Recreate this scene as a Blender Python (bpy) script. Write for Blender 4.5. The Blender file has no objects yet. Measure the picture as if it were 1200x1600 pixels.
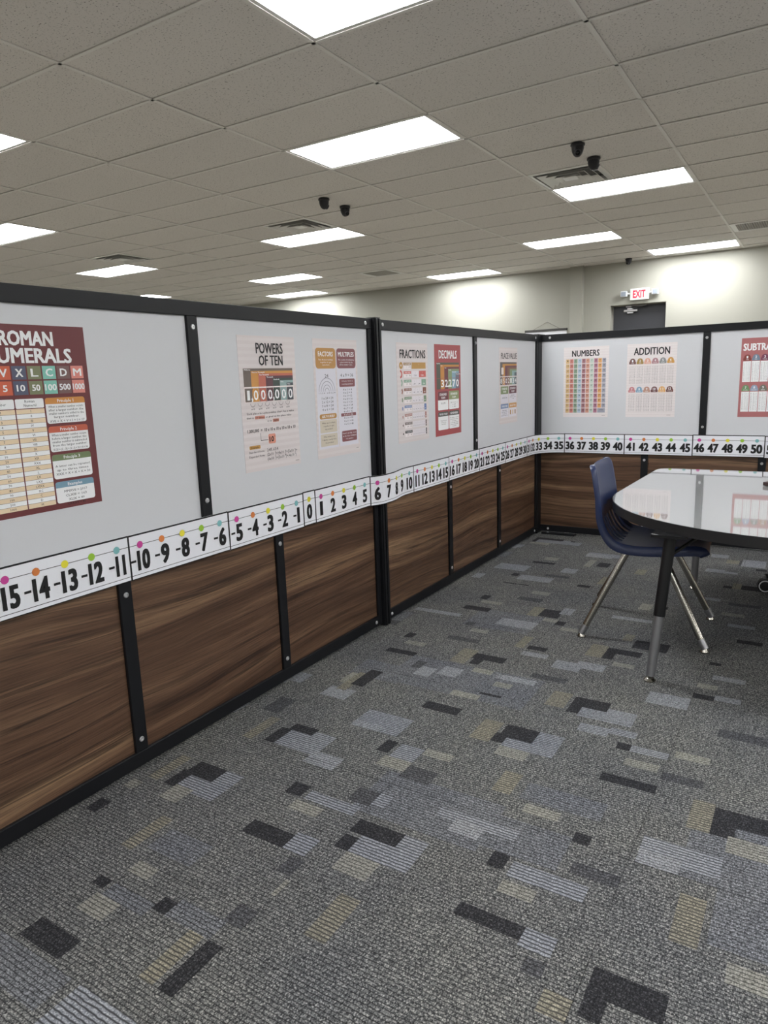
import bpy, bmesh, math, random
from mathutils import Vector, Matrix
random.seed(7)
C = bpy.context.scene.collection
S = 0.78123                      # metres per unit for the partition, table, chair and carpet layout

# ---------------------------------------------------------------- camera, world, exposure
CAM_H = 1.057
cd = bpy.data.cameras.new('camera'); cam = bpy.data.objects.new('camera', cd); C.objects.link(cam)
yaw, pitch, roll, f = -0.55990791, -0.19002536, -0.03509367, 1087.54
cd.sensor_fit = 'HORIZONTAL'; cd.sensor_width = 36; cd.lens = 36*f/1200; cd.clip_start = .02
fw = Vector((math.sin(yaw)*math.cos(pitch), math.cos(yaw)*math.cos(pitch), math.sin(pitch)))
rt = Vector((math.cos(yaw), -math.sin(yaw), 0)); up = rt.cross(fw)
r2 = math.cos(roll)*rt + math.sin(roll)*up; u2 = -math.sin(roll)*rt + math.cos(roll)*up
cam.matrix_world = Matrix(((r2.x, u2.x, -fw.x, 0), (r2.y, u2.y, -fw.y, 0), (r2.z, u2.z, -fw.z, CAM_H), (0, 0, 0, 1)))
sc = bpy.context.scene; sc.camera = cam
sc.view_settings.view_transform = 'Standard'; sc.view_settings.look = 'None'
sc.view_settings.gamma = 1; sc.view_settings.use_curve_mapping = False
sc.view_settings.exposure = 0.0
w = bpy.data.worlds.new('world'); sc.world = w; w.use_nodes = True
w.node_tree.nodes['Background'].inputs[0].default_value = (.5, .5, .5, 1)
w.node_tree.nodes['Background'].inputs[1].default_value = .1
LAMP = 27.0                      # radiance of the 2x4 ceiling panels

# ---------------------------------------------------------------- helpers
def lin(c): c /= 255; return c/12.92 if c <= .04045 else ((c+.055)/1.055)**2.4
def rgb(r, g, b, k=1.0): return (min(lin(r)*k, .9), min(lin(g)*k, .9), min(lin(b)*k, .9), 1)
MATS = {}
def mat(name, col=(.5, .5, .5, 1), rough=.5, metal=0.0, spec=.5, coat=0.0):
    if name in MATS: return MATS[name]
    m = bpy.data.materials.new(name); m.use_nodes = True
    b = m.node_tree.nodes['Principled BSDF']
    b.inputs['Base Color'].default_value = col; b.inputs['Roughness'].default_value = rough
    b.inputs['Metallic'].default_value = metal; b.inputs['Specular IOR Level'].default_value = spec
    b.inputs['Coat Weight'].default_value = coat
    MATS[name] = m; return m
class G:
    """small node-graph writer"""
    def __init__(s, m): s.m = m; s.t = m.node_tree; s.b = s.t.nodes['Principled BSDF']
    def n(s, typ, **kw):
        x = s.t.nodes.new(typ)
        for k, v in kw.items():
            if k.startswith('i_'):
                key = k[2:]; key = int(key) if key.isdigit() else key.replace('_', ' ')
                if isinstance(v, bpy.types.NodeSocket): s.t.links.new(v, x.inputs[key])
                else: x.inputs[key].default_value = v
            else: setattr(x, k, v)
        return x
    def math(s, op, a, b=0.0, c=0.0, clamp=False):
        return s.n('ShaderNodeMath', operation=op, use_clamp=clamp, i_0=a, i_1=b, i_2=c).outputs[0]
    def noise(s, vec, scale, detail=2.0, rough=.5, dist=0.0):
        return s.n('ShaderNodeTexNoise', i_Vector=vec, i_Scale=scale, i_Detail=detail, i_Roughness=rough, i_Distortion=dist).outputs[0]
    def ramp(s, fac, stops, interp='LINEAR'):
        r = s.n('ShaderNodeValToRGB', i_0=fac); e = r.color_ramp; e.interpolation = interp
        while len(e.elements) < len(stops): e.elements.new(.5)
        for el, (p, c) in zip(e.elements, stops): el.position = p; el.color = c if len(c) == 4 else (*c, 1)
        return r.outputs[0]
    def mix(s, fac, a, b, blend='MIX'):
        x = s.n('ShaderNodeMix', data_type='RGBA', blend_type=blend)
        for k, v in ((0, fac), (6, a), (7, b)):
            if isinstance(v, bpy.types.NodeSocket): s.t.links.new(v, x.inputs[k])
            else: x.inputs[k].default_value = v
        return x.outputs[2]
    def pos(s): return s.n('ShaderNodeNewGeometry').outputs['Position']
    def sep(s, v): return s.n('ShaderNodeSeparateXYZ', i_0=v).outputs
    def comb(s, x, y, z=0.0): return s.n('ShaderNodeCombineXYZ', i_0=x, i_1=y, i_2=z).outputs[0]
    def col(s, c): s.t.links.new(c, s.b.inputs['Base Color'])
    def bump(s, h, st=.3, d=.002):
        b = s.n('ShaderNodeBump', i_Strength=st, i_Distance=d, i_Height=h); s.t.links.new(b.outputs[0], s.b.inputs['Normal'])

class M:
    """collects shapes in local coordinates (times sc), builds ONE mesh object"""
    def __init__(s, k=1.0): s.v = []; s.f = []; s.mi = []; s.k = k; s.cur = 0
    def add(s, vs, fs, mi=None):
        o = len(s.v); s.v += [(x*s.k, y*s.k, z*s.k) for x, y, z in vs]
        for q in fs: s.f.append([i+o for i in q]); s.mi.append(s.cur if mi is None else mi)
    def box(s, x0, y0, z0, x1, y1, z1, mi=None):
        if x0 > x1: x0, x1 = x1, x0
        if y0 > y1: y0, y1 = y1, y0
        if z0 > z1: z0, z1 = z1, z0
        s.add([(x0, y0, z0), (x1, y0, z0), (x1, y1, z0), (x0, y1, z0), (x0, y0, z1), (x1, y0, z1), (x1, y1, z1), (x0, y1, z1)],
              [(3, 2, 1, 0), (4, 5, 6, 7), (0, 1, 5, 4), (1, 2, 6, 5), (2, 3, 7, 6), (3, 0, 4, 7)], mi)
    def tube(s, pts, r, n=12, caps=True, mi=None):
        pts = [Vector(p) for p in pts]; rs = r if isinstance(r, (list, tuple)) else [r]*len(pts)
        rings = []; ref = None
        for i, p in enumerate(pts):
            d = (pts[min(i+1, len(pts)-1)]-pts[max(i-1, 0)]).normalized()
            if ref is None:
                ref = d.orthogonal().normalized()
            ref = (ref-d*ref.dot(d)).normalized(); b = d.cross(ref)
            rings.append([tuple(p+rs[i]*(math.cos(2*math.pi*j/n)*ref+math.sin(2*math.pi*j/n)*b)) for j in range(n)])
        fs = [(i*n+j, i*n+(j+1) % n, (i+1)*n+(j+1) % n, (i+1)*n+j) for i in range(len(pts)-1) for j in range(n)]
        if caps: fs += [tuple(range(n))[::-1], tuple(range((len(pts)-1)*n, len(pts)*n))]
        s.add([q for r_ in rings for q in r_], fs, mi)
    def lathe(s, prof, n=20, T=None, mi=None, caps=True):
        T = T or Matrix.Identity(4)
        vs = [tuple(T @ Vector((r*math.cos(2*math.pi*j/n), r*math.sin(2*math.pi*j/n), z))) for r, z in prof for j in range(n)]
        fs = [(i*n+j, i*n+(j+1) % n, (i+1)*n+(j+1) % n, (i+1)*n+j) for i in range(len(prof)-1) for j in range(n)]
        if caps: fs += [tuple(range(n))[::-1], tuple(range((len(prof)-1)*n, len(prof)*n))]
        s.add(vs, fs, mi)
    def prism(s, outline, z0, z1, mi=None):
        n = len(outline)
        s.add([(x, y, z0) for x, y in outline]+[(x, y, z1) for x, y in outline],
              [tuple(range(n))[::-1], tuple(range(n, 2*n))]+[(i, (i+1) % n, n+(i+1) % n, n+i) for i in range(n)], mi)
    def build(s, name, mats, parent=None, bevel=0.0, smooth=None, kind=None, seg=2):
        me = bpy.data.meshes.new(name); me.from_pydata(s.v, [], s.f)
        ms = mats if isinstance(mats, (list, tuple)) else [mats]
        for m in ms: me.materials.append(m)
        if len(ms) > 1: me.polygons.foreach_set('material_index', s.mi)
        if bevel:
            b = bmesh.new(); b.from_mesh(me)
            ed = [e for e in b.edges if len(e.link_faces) == 2 and e.calc_face_angle(0) > .6]
            bmesh.ops.bevel(b, geom=ed, offset=bevel, segments=seg, affect='EDGES', profile=.5, clamp_overlap=True)
            b.to_mesh(me); b.free()
        if smooth:
            me.polygons.foreach_set('use_smooth', [True]*len(me.polygons)); me.set_sharp_from_angle(angle=math.radians(smooth))
        me.update()
        o = bpy.data.objects.new(name, me); C.objects.link(o)
        if parent: o.parent = parent
        if kind: o['kind'] = kind
        return o
def tag(o, label=None, cat=None, group=None, kind=None):
    for k, v in (('label', label), ('category', cat), ('group', group), ('kind', kind)):
        if v: o[k] = v
    return o
def thing(name, loc, label, cat, group=None, rz=0.0):
    o = bpy.data.objects.new(name, None); C.objects.link(o); o.empty_display_size = .05
    o.location = loc; o.rotation_euler = (0, 0, rz); return tag(o, label, cat, group)
def inst(name, src, parent, loc=(0, 0, 0), rot=(0, 0, 0)):
    o = bpy.data.objects.new(name, src.data); C.objects.link(o); o.parent = parent; o.location = loc; o.rotation_euler = rot; return o
def copy_tree(o, parent=None):
    c = o.copy(); C.objects.link(c)
    if parent: c.parent = parent
    for ch in o.children: copy_tree(ch, c)
    return c
def rrect(x0, y0, x1, y1, r, n=5):
    r = min(r, (x1-x0)/2, (y1-y0)/2); o = []
    for cx, cy, a in ((x1-r, y0+r, -90), (x1-r, y1-r, 0), (x0+r, y1-r, 90), (x0+r, y0+r, 180)):
        o += [(cx+r*math.cos(math.radians(a+90*i/n)), cy+r*math.sin(math.radians(a+90*i/n))) for i in range(n+1)]
    return o

# ---------------------------------------------------------------- materials
def world_grain(g):
    p = g.sep(g.pos()); rnd = g.n('ShaderNodeObjectInfo').outputs['Random']
    a = g.math('ADD', p[0], p[1]); a = g.math('ADD', a, g.math('MULTIPLY', rnd, 37.0))
    return a, p[2], rnd
WK = .58
def wood_mat():
    m = mat('walnut_laminate', rough=.42); g = G(m)
    a, z, rnd = world_grain(g)
    warp = g.noise(g.comb(g.math('MULTIPLY', a, .55), g.math('MULTIPLY', z, 2.2), rnd), 1.6, 1, .4)
    zz = g.math('ADD', z, g.math('MULTIPLY', g.math('SUBTRACT', warp, .5), .17))
    band = g.noise(g.comb(g.math('MULTIPLY', a, .38), g.math('MULTIPLY', zz, 15.0), rnd), 1.0, 4, .62)
    col = g.ramp(band, [(.26, rgb(66, 45, 34, WK)), (.40, rgb(106, 77, 58, WK)), (.50, rgb(124, 93, 71, WK)), (.59, rgb(152, 119, 91, WK)), (.70, rgb(184, 150, 115, WK))])
    lines = g.math('FRACT', g.math('ADD', g.math('MULTIPLY', zz, 12.0), g.math('MULTIPLY', band, 2.2)))
    ln = g.math('SUBTRACT', 1.0, g.math('MULTIPLY', g.math('ABSOLUTE', g.math('SUBTRACT', lines, .5)), 12.0), clamp=True)
    lm = g.math('MULTIPLY', ln, g.noise(g.comb(g.math('MULTIPLY', a, 1.1), g.math('MULTIPLY', z, 9.0), 3.0), 1.0, 2))
    col = g.mix(g.math('MULTIPLY', lm, 1.5, clamp=True), col, rgb(58, 38, 28, WK))
    fine = g.noise(g.comb(g.math('MULTIPLY', a, 6.0), g.math('MULTIPLY', zz, 260.0), rnd), 1.0, 3, .7)
    col = g.mix(.95, col, g.ramp(fine, [(.3, (.45, .43, .42)), (.5, (.95, .95, .95)), (.72, (1.35, 1.33, 1.3))]), 'MULTIPLY')
    g.col(col); g.bump(fine, .06, .001); return m
WOOD = wood_mat()
BOARD = mat('whiteboard', rgb(209, 210, 213), rough=.38, spec=.6)
BLACK = mat('black_powder_coat', rgb(20, 21, 24), rough=.45, spec=.3)
SCREWM = mat('zinc_screw', rgb(214, 214, 216), rough=.28, metal=.85)
SOCKET = mat('screw_socket', rgb(20, 20, 22), rough=.6)
PAPERW = mat('white_card', rgb(236, 237, 242), rough=.45)
INK = mat('black_ink', rgb(16, 16, 18), rough=.5)
def wall_mat():
    m = mat('painted_wall', rough=.75); g = G(m); p = g.pos()
    g.col(g.mix(g.noise(p, 1.3, 3), rgb(158, 157, 147), rgb(163, 162, 152))); g.bump(g.noise(p, 160, 2), .15, .001); return m
WALL = wall_mat()
def tile_mat():
    m = mat('mineral_fibre_tile', rough=.9); g = G(m)
    p = g.pos(); rnd = g.n('ShaderNodeObjectInfo').outputs['Random']
    n1 = g.noise(g.n('ShaderNodeVectorMath', operation='MULTIPLY', i_0=p, i_1=(1.0, 1.3, 1.0)).outputs[0], 85, 3, .6)
    pit = g.math('MULTIPLY', g.math('SUBTRACT', .40, n1), 12.0, clamp=True)
    c = g.mix(rnd, rgb(226, 222, 218), rgb(232, 228, 223))
    c = g.mix(g.noise(p, 300, 2), g.mix(.35, c, (.45, .44, .42, 1)), c)
    g.col(g.mix(pit, c, rgb(120, 116, 112))); g.bump(g.math('SUBTRACT', 1.0, pit), .5, .003); return m
TILE = tile_mat()
TBAR = mat('ceiling_grid_enamel', rgb(226, 224, 220), rough=.45)
FRAME_W = mat('white_enamel', rgb(226, 226, 224), rough=.4)
LENS = mat('lamp_diffuser', (.9, .9, .9, 1), rough=.5)
LENS.node_tree.nodes['Principled BSDF'].inputs['Emission Color'].default_value = (.975, .988, 1.0, 1)
LENS.node_tree.nodes['Principled BSDF'].inputs['Emission Strength'].default_value = LAMP
ALU = mat('brushed_aluminium', rgb(222, 222, 220), rough=.32, metal=.65)
DARKV = mat('duct_dark', rgb(130, 130, 129), rough=.8)
CAMB = mat('camera_black_plastic', rgb(28, 28, 34), rough=.35)
GLASSB = mat('camera_lens_glass', rgb(10, 10, 14), rough=.08)
DOORM = mat('charcoal_door_paint', rgb(46, 47, 52), rough=.5)
CHROME = mat('chrome', rgb(176, 172, 164), rough=.22, metal=1.0)
STEEL = mat('satin_steel', rgb(160, 160, 162), rough=.38, metal=.9)
BLUEP = mat('navy_plastic', rgb(25, 38, 74), rough=.36, spec=.5)
gb = G(BLUEP); gb.bump(gb.noise(gb.pos(), 900, 2), .08, .0005)
DRYER = mat('glossy_white_laminate', rgb(160, 161, 161), rough=.05, spec=1.0, coat=.8)
EDGEB = mat('black_rubber_edge', rgb(28, 27, 28), rough=.5)
BLACKM = mat('black_enamel_leg', rgb(14, 14, 16), rough=.35)
RUBBER = mat('black_rubber', rgb(18, 18, 20), rough=.6)

RIB = .0092
def yarn(name, base, lo, hi, stripe=None):
    """ribbed loop-pile yarn: base colour, heather range, optional second rib colour"""
    m = mat(name, rough=.95, spec=.15); g = G(m); p = g.sep(g.pos())
    wob = g.noise(g.comb(g.math('MULTIPLY', p[0], 60.0), g.math('MULTIPLY', p[1], 60.0)), 1.0, 1)
    yy = g.math('ADD', g.math('DIVIDE', p[1], RIB), g.math('MULTIPLY', g.math('SUBTRACT', wob, .5), .5))
    rib = g.math('ABSOLUTE', g.math('SUBTRACT', g.math('FRACT', yy), .5))       # 0 crest .. .5 groove
    row = g.math('FLOOR', g.math('MULTIPLY', yy, 2.0))
    heath = g.noise(g.comb(g.math('MULTIPLY', p[0], 210.0), g.math('MULTIPLY', row, 7.31), 1.0), 1.0, 2, .7)
    loops = g.noise(g.pos(), 330, 2, .7)
    hv = g.math('ADD', g.math('MULTIPLY', heath, .5), g.math('MULTIPLY', loops, .5))
    c = g.ramp(hv, [(.34, tuple(q*.55 for q in lo[:3])), (.43, lo), (.52, base), (.62, hi), (.72, tuple(min(.9, q*1.35) for q in hi[:3]))])
    if stripe: c = g.mix(g.math('MULTIPLY', g.math('SUBTRACT', rib, .22), 9.0, clamp=True), c, stripe)
    groove = g.math('MULTIPLY', g.math('SUBTRACT', rib, .31), 6.5, clamp=True)
    c = g.mix(g.math('MULTIPLY', groove, .80), c, rgb(34, 34, 36))
    big = g.noise(g.pos(), 2.6, 2); c = g.mix(1.0, c, g.ramp(big, [(.35, (.90, .91, .94)), (.65, (1.08, 1.07, 1.03))]), 'MULTIPLY'); g.col(c)
    h = g.math('ADD', g.math('SUBTRACT', .5, rib), g.math('MULTIPLY', loops, .7)); g.bump(h, .7, .004); return m
KC = .93
YARN = {
 '.': yarn('yarn_grey', rgb(108, 109, 109, KC), rgb(56, 57, 59, KC), rgb(172, 171, 167, KC)),
 'L': yarn('yarn_pale_lavender', rgb(146, 149, 156, KC), rgb(108, 111, 118, KC), rgb(180, 182, 188, KC), rgb(106, 108, 114, KC)),
 'K': yarn('yarn_light_grey', rgb(146, 148, 153, KC), rgb(108, 110, 115, KC), rgb(178, 180, 185, KC)),
 'M': yarn('yarn_blue_grey', rgb(112, 114, 119, KC), rgb(66, 68, 72, KC), rgb(156, 158, 164, KC)),
 'N': yarn('yarn_smoke', rgb(80, 81, 84, KC), rgb(52, 52, 55, KC), rgb(120, 120, 124, KC)),
 'D': yarn('yarn_charcoal', rgb(50, 50, 53, KC), rgb(30, 30, 33, KC), rgb(86, 86, 90, KC)),
 'B': yarn('yarn_stone', rgb(144, 143, 136, KC), rgb(104, 103, 97, KC), rgb(176, 174, 166, KC)),
 'Y': yarn('yarn_sand', rgb(138, 134, 121, KC), rgb(90, 88, 80, KC), rgb(178, 172, 154, KC), rgb(108, 105, 97, KC)),
}
YK = list(YARN); YI = {k: i for i, k in enumerate(YK)}; YM = [YARN[k] for k in YK]

# ---------------------------------------------------------------- room shell
RX0, RX1, RY0, RY1, H = -12.6, 13.0, -9.6, 12.0, 2.752
GX, GY, PX, PY = -3.55023, 4.41943, 1.2192, .6096      # ceiling grid origin and pitch
m = M(); m.box(RX0, RY0, -.12, RX1, RY1+.4, -.006); 
def hall_mat():
    m = mat('tan_hall_carpet', rough=.95); g = G(m); p = g.pos()
    g.col(g.mix(g.noise(p, 220, 2), rgb(88, 84, 76), rgb(128, 123, 113))); return m
floor = tag(m.build('floor', hall_mat()), kind='structure')
def wall(name, *bs):
    m = M()
    for b in bs: m.box(*b)
    return tag(m.build(name, WALL), kind='structure')
DX0, DX1, DZ = -3.02, -2.165, 2.086
wall('wall_back', (RX0, RY1, -.006, DX0, RY1+.3, H+.3), (DX1, RY1, -.006, RX1, RY1+.3, H+.3), (DX0, RY1, DZ, DX1, RY1+.3, H+.3))
wall('wall_left', (RX0-.2, RY0, -.006, RX0, RY1+.3, H+.3)); wall('wall_right', (RX1, RY0, -.006, RX1+.2, RY1+.3, H+.3))
wall('wall_front', (RX0-.2, RY0-.2, -.006, RX1+.2, RY0, H+.3))
m = M(); m.box(-3.67, RY1-.09, -.006, -3.46, RY1+.01, H+.02); tag(m.build('trim_1', WALL, bevel=.004), kind='structure')
m = M(); m.box(RX0, RY0, H+.28, RX1, RY1+.3, H+.4); ceiling = tag(m.build('ceiling', DARKV), kind='structure')
# wall angle moulding along the back wall
m = M()
for x0, x1, y in ((RX0, -3.67, RY1), (-3.67, -3.46, RY1-.09), (-3.46, RX1, RY1)): m.box(x0, y-.024, H-.003, x1, y, H); m.box(x0, y-.003, H, x1, y, H+.02)
m.build('wall_angle', TBAR, ceiling)

# door in the back wall
m = M()
m.box(DX0+.001, RY1+.17, 0, DX1-.001, RY1+.215, DZ-.012)
door = tag(m.build('door_1', DOORM, bevel=.002), kind='structure')
m = M(); m.box(DX0, RY1+.16, DZ-.012, DX1, RY1+.26, DZ); m.box(DX0, RY1+.16, 0, DX0+.012, RY1+.17, DZ); m.box(DX1-.012, RY1+.16, 0, DX1, RY1+.17, DZ)
m.build('door_frame', mat('beige_frame', rgb(150, 148, 140), rough=.5), door)
m = M(); m.tube([(-2.83, RY1+.12, 1.995), (-2.62, RY1+.12, 1.995)], .021, 14); m.box(-2.78, RY1+.12, 1.955, -2.69, RY1+.17, 2.035)
m.tube([(-2.72, RY1+.12, 2.0), (-2.72, RY1+.12, 1.955)], .012, 10)
clo = m.build('door_closer', mat('door_closer_silver', rgb(205, 205, 205), rough=.35, metal=.7), door, smooth=40)
m = M(); m.tube([(-2.70, RY1+.10, 2.03), (-2.47, RY1+.05, 2.06), (-2.76, RY1+.13, 2.065)], .007, 8); m.box(-2.80, RY1+.11, 2.05, -2.72, RY1+.16, 2.075)
m.build('closer_arm', STEEL, clo, smooth=40)
m = M(); m.tube([(-2.27, RY1+.15, .95), (-2.27, RY1+.09, .95), (-2.40, RY1+.09, .95)], .012, 10); m.build('door_handle', STEEL, door, smooth=50)

# ---------------------------------------------------------------- ceiling: tiles, grid, lamps, vents
LIGHTS = [(1, -3), (0, 0), (-2, 4), (-4, 8), (-5, 11), (1, 4), (0, 8), (-2, 11), (1, 11), (-4, 0), (-2, -3), (-5, 4),
          (4, 0), (4, 4), (4, 8), (4, 11), (-5, -3), (4, -3), (0, -7), (-4, -7), (4, -7), (-2, -11), (1, -11), (-5, -11), (4, -11), (-7, 8), (-7, 0),
          (7, -3), (8, 0), (7, 4), (8, 8), (7, 11), (8, -7), (7, -11), (10, -3), (12, 0), (10, 4), (12, 8), (10, 11), (12, -7), (10, -11),  # from here on: unseen panels added to brighten the upright surfaces
          (0, -15), (-4, -15), (4, -15), (8, -15), (-2, -19), (1, -19), (4, -19), (7, -19)]
SUPPLY = [(1, 3, 0), (-2, 3, 1), (-4, 3, 0)]; RETURN = [(2, 9, 2), (-3, 9, 1)]     # cell, half: 0 left, 1 right, 2 whole
used = set(LIGHTS) | {(a, b) for a, b, _ in SUPPLY+RETURN}
IR, JR = range(-8, 15), range(-24, 13)
tb = M(); tb.box(-PX/2+.008, -PY/2+.008, .0, PX/2-.008, PY/2-.008, .016)
tile0 = None; rest = M()
for i in IR:
    for j in JR:
        if (i, j) in used: continue
        cx, cy = GX+(i+.5)*PX, GY+(j+.5)*PY
        x0, x1, y0, y1 = max(cx-PX/2+.006, RX0), min(cx+PX/2-.006, RX1), max(cy-PY/2+.006, RY0), min(cy+PY/2-.006, RY1)
        if x1-x0 < .05 or y1-y0 < .03: continue
        full = x1-x0 > PX-.02 and y1-y0 > PY-.02
        if -7 <= i <= 3 and -6 <= j <= 12 and full:
            if tile0 is None: tile0 = tb.build('ceiling_tile', TILE, ceiling, bevel=.003, seg=1); t = tile0
            else: t = inst('ceiling_tile', tile0, ceiling)
            t.location = (cx, cy, H+.003+random.uniform(-.0012, .0008)); t.rotation_euler = (random.uniform(-.002, .002), random.uniform(-.0012, .0012), 0)
        else: rest.box(x0, y0, H+.003, x1, y1, H+.019)
for i, j, h in SUPPLY+RETURN:                         # half tiles beside the 2x2 vents
    if h == 2: continue
    x0 = GX+i*PX+(PX/2 if h == 0 else 0)
    t = M(); t.box(x0+.008, GY+j*PY+.008, H+.003, x0+PX/2-.008, GY+(j+1)*PY-.008, H+.019); t.build('ceiling_tile', TILE, ceiling)
rest.build('ceiling_tile', TILE, ceiling, kind='stuff')
def tbar(name, x0, y0, x1, y1):
    m = M(); m.box(x0, y0, H-.004, x1, y1, H+.001)
    cx, cy = (x0+x1)/2, (y0+y1)/2
    if x1-x0 > y1-y0: m.box(x0, cy-.001, H, x1, cy+.001, H+.035)
    else: m.box(cx-.001, y0, H, cx+.001, y1, H+.035)
    m.build(name, TBAR, ceiling)
for i in range(-7, 15):
    x = GX+i*PX
    if RX0 < x < RX1: tbar('main_runner', x-.012, RY0, x+.012, RY1)
for j in range(-23, 13):
    y = GY+j*PY
    if RY0 < y < RY1-.03: tbar('cross_tee', RX0, y-.0105, RX1, y+.0105)
for i, j, h in SUPPLY+RETURN:
    if h != 2: x = GX+(i+.5)*PX; tbar('cross_tee', x-.0105, GY+j*PY, x+.0105, GY+(j+1)*PY)

# lamps
fm = M(); a, b, wd = PX/2-.013, PY/2-.012, .022
fm.box(-a, -b, 0, a, -b+wd, .05); fm.box(-a, b-wd, 0, a, b, .05); fm.box(-a, -b+wd, 0, -a+wd, b-wd, .05); fm.box(a-wd, -b+wd, 0, a, b-wd, .05); fm.box(-a, -b, .05, a, b, .06)
LAB = {(1, -3): 'bright 2x4 ceiling light cut off by the top edge of the photo', (0, 0): 'large bright ceiling light panel above the middle of the ceiling',
 (-2, 4): 'ceiling light beside the left pair of black dome cameras', (-4, 8): 'upper of the two small far ceiling lights above the partition post',
 (-5, 11): 'lower, smallest far ceiling light just above the partition top', (1, 4): 'ceiling light beside the right pair of black dome cameras',
 (0, 8): 'far ceiling light left of the exit sign, between two other lights', (-2, 11): 'thin far ceiling light next to the back wall, left of the exit sign',
 (1, 11): 'far ceiling light beside the perforated return grille, right of the exit sign', (-4, 0): 'ceiling light at the left edge of the photo, lower of two',
 (-2, -3): 'ceiling light corner at the left edge of the photo, upper of two', (-5, 4): 'ceiling light below the leftmost vent, above the roman numerals board'}
lamp0 = None
for ij in LIGHTS:
    x, y = GX+(ij[0]+.5)*PX, GY+(ij[1]+.5)*PY
    lab = LAB.get(ij) or 'unseen ceiling light outside the photo, %s row %s, %s column' % ({-19: 'fourth', -15: 'third', -11: 'second', -7: 'first', -3: 'near', 0: 'second', 4: 'third', 8: 'fourth', 11: 'last'}[ij[1]], 'behind the camera' if ij[1] < -3 else 'ahead of the camera',
          {-7: 'far left wall', -5: 'left', -4: 'left', -2: 'inner left', 0: 'middle', 1: 'middle', 4: 'right', 7: 'second right', 8: 'second right', 10: 'far right', 12: 'far right'}[ij[0]]); grp = 'recessed 2x4 ceiling lights'
    if lamp0 is None:
        lamp0 = L = thing('ceiling_light', (x, y, H), lab, 'light', grp)
        fm.build('lamp_frame', FRAME_W, L)
        m = M(); m.box(-a+wd-.004, -b+wd-.004, .008, a-wd+.004, b-wd+.004, .012); m.build('diffuser', LENS, L)
    else: L = copy_tree(lamp0); L.location = (x, y, H); L['label'] = lab
# supply diffusers: nested sloping louvre rings
def ring(m, r0, z0, r1, z1, t=.003):
    for k in range(4):
        a = k*math.pi/2; R = lambda x, y, z: (x*math.cos(a)-y*math.sin(a), x*math.sin(a)+y*math.cos(a), z)
        m.add([R(-r0, -r0, z0), R(r0, -r0, z0), R(r1, -r1, z1), R(-r1, -r1, z1), R(-r0, -r0, z0+t), R(r0, -r0, z0+t), R(r1, -r1, z1+t), R(-r1, -r1, z1+t)],
              [(0, 3, 2, 1), (4, 5, 6, 7), (0, 1, 5, 4), (2, 3, 7, 6)])
VL = {(1, 3): 'shiny square air diffuser beside the right pair of dome cameras', (-2, 3): 'square air diffuser beneath the left pair of dome cameras',
      (-4, 3): 'leftmost square air diffuser, behind the light over the roman numerals board'}
v0 = None
for i, j, h in SUPPLY:
    x, y = GX+(i+.25+.5*h)*PX, GY+(j+.5)*PY
    if v0 is None:
        v0 = V = thing('air_diffuser', (x, y, H), VL[(i, j)], 'vent', 'square supply diffusers')
        m = M(); ring(m, .292, -.001, .262, -.004); ring(m, .262, -.004, .255, .03); m.build('vent_frame', ALU, V)
        for q, (ra, za, rb, zb) in enumerate(((.235, -.012, .185, .028), (.172, -.014, .122, .026), (.110, -.016, .07, .02))):
            m = M(); ring(m, ra, za, rb, zb); m.build('louvre', ALU, V)
        m = M(); m.box(-.062, -.062, -.012, .062, .062, -.008); m.build('centre_plate', ALU, V, bevel=.002)
        m = M(); m.box(-.27, -.27, .05, .27, .27, .06); m.build('duct_neck', DARKV, V)
    else: V = copy_tree(v0); V.location = (x, y, H); V['label'] = VL[(i, j)]
for i, j, h in RETURN:
    wx = PX/2-.014 if h == 2 else PX/4-.014; wy = PY/2-.014
    x, y = GX+(i+(.5 if h == 2 else .25+.5*h))*PX, GY+(j+.5)*PY
    V = thing('return_grille', (x, y, H), 'perforated return air grille at the right edge of the ceiling' if h == 2 else 'dim grey return grille far back in the ceiling', 'vent')
    m = M(); 
    for (x0, y0, x1, y1) in ((-wx, -wy, wx, -wy+.05), (-wx, wy-.05, wx, wy), (-wx, -wy+.05, -wx+.06, wy-.05), (wx-.06, -wy+.05, wx, wy-.05)): m.box(x0, y0, -.003, x1, y1, .012)
    m.build('grille_frame', FRAME_W, V, bevel=.001, seg=1)
    m = M(); n = int((2*wx-.12)/.026)
    for q in range(n): xx = -wx+.06+(q+.5)*(2*wx-.12)/n; m.box(xx-.004, -wy+.05, .0, xx+.004, wy-.05, .014)
    n = int((2*wy-.1)/.026)
    for q in range(n): yy = -wy+.05+(q+.5)*(2*wy-.1)/n; m.box(-wx+.06, yy-.004, .0, wx-.06, yy+.004, .014)
    m.build('lattice', mat('grille_grey', rgb(178, 176, 170), rough=.5), V, kind='stuff')
    m = M(); m.box(-wx, -wy, .05, wx, wy, .06); m.build('duct_box', DARKV, V)

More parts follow.
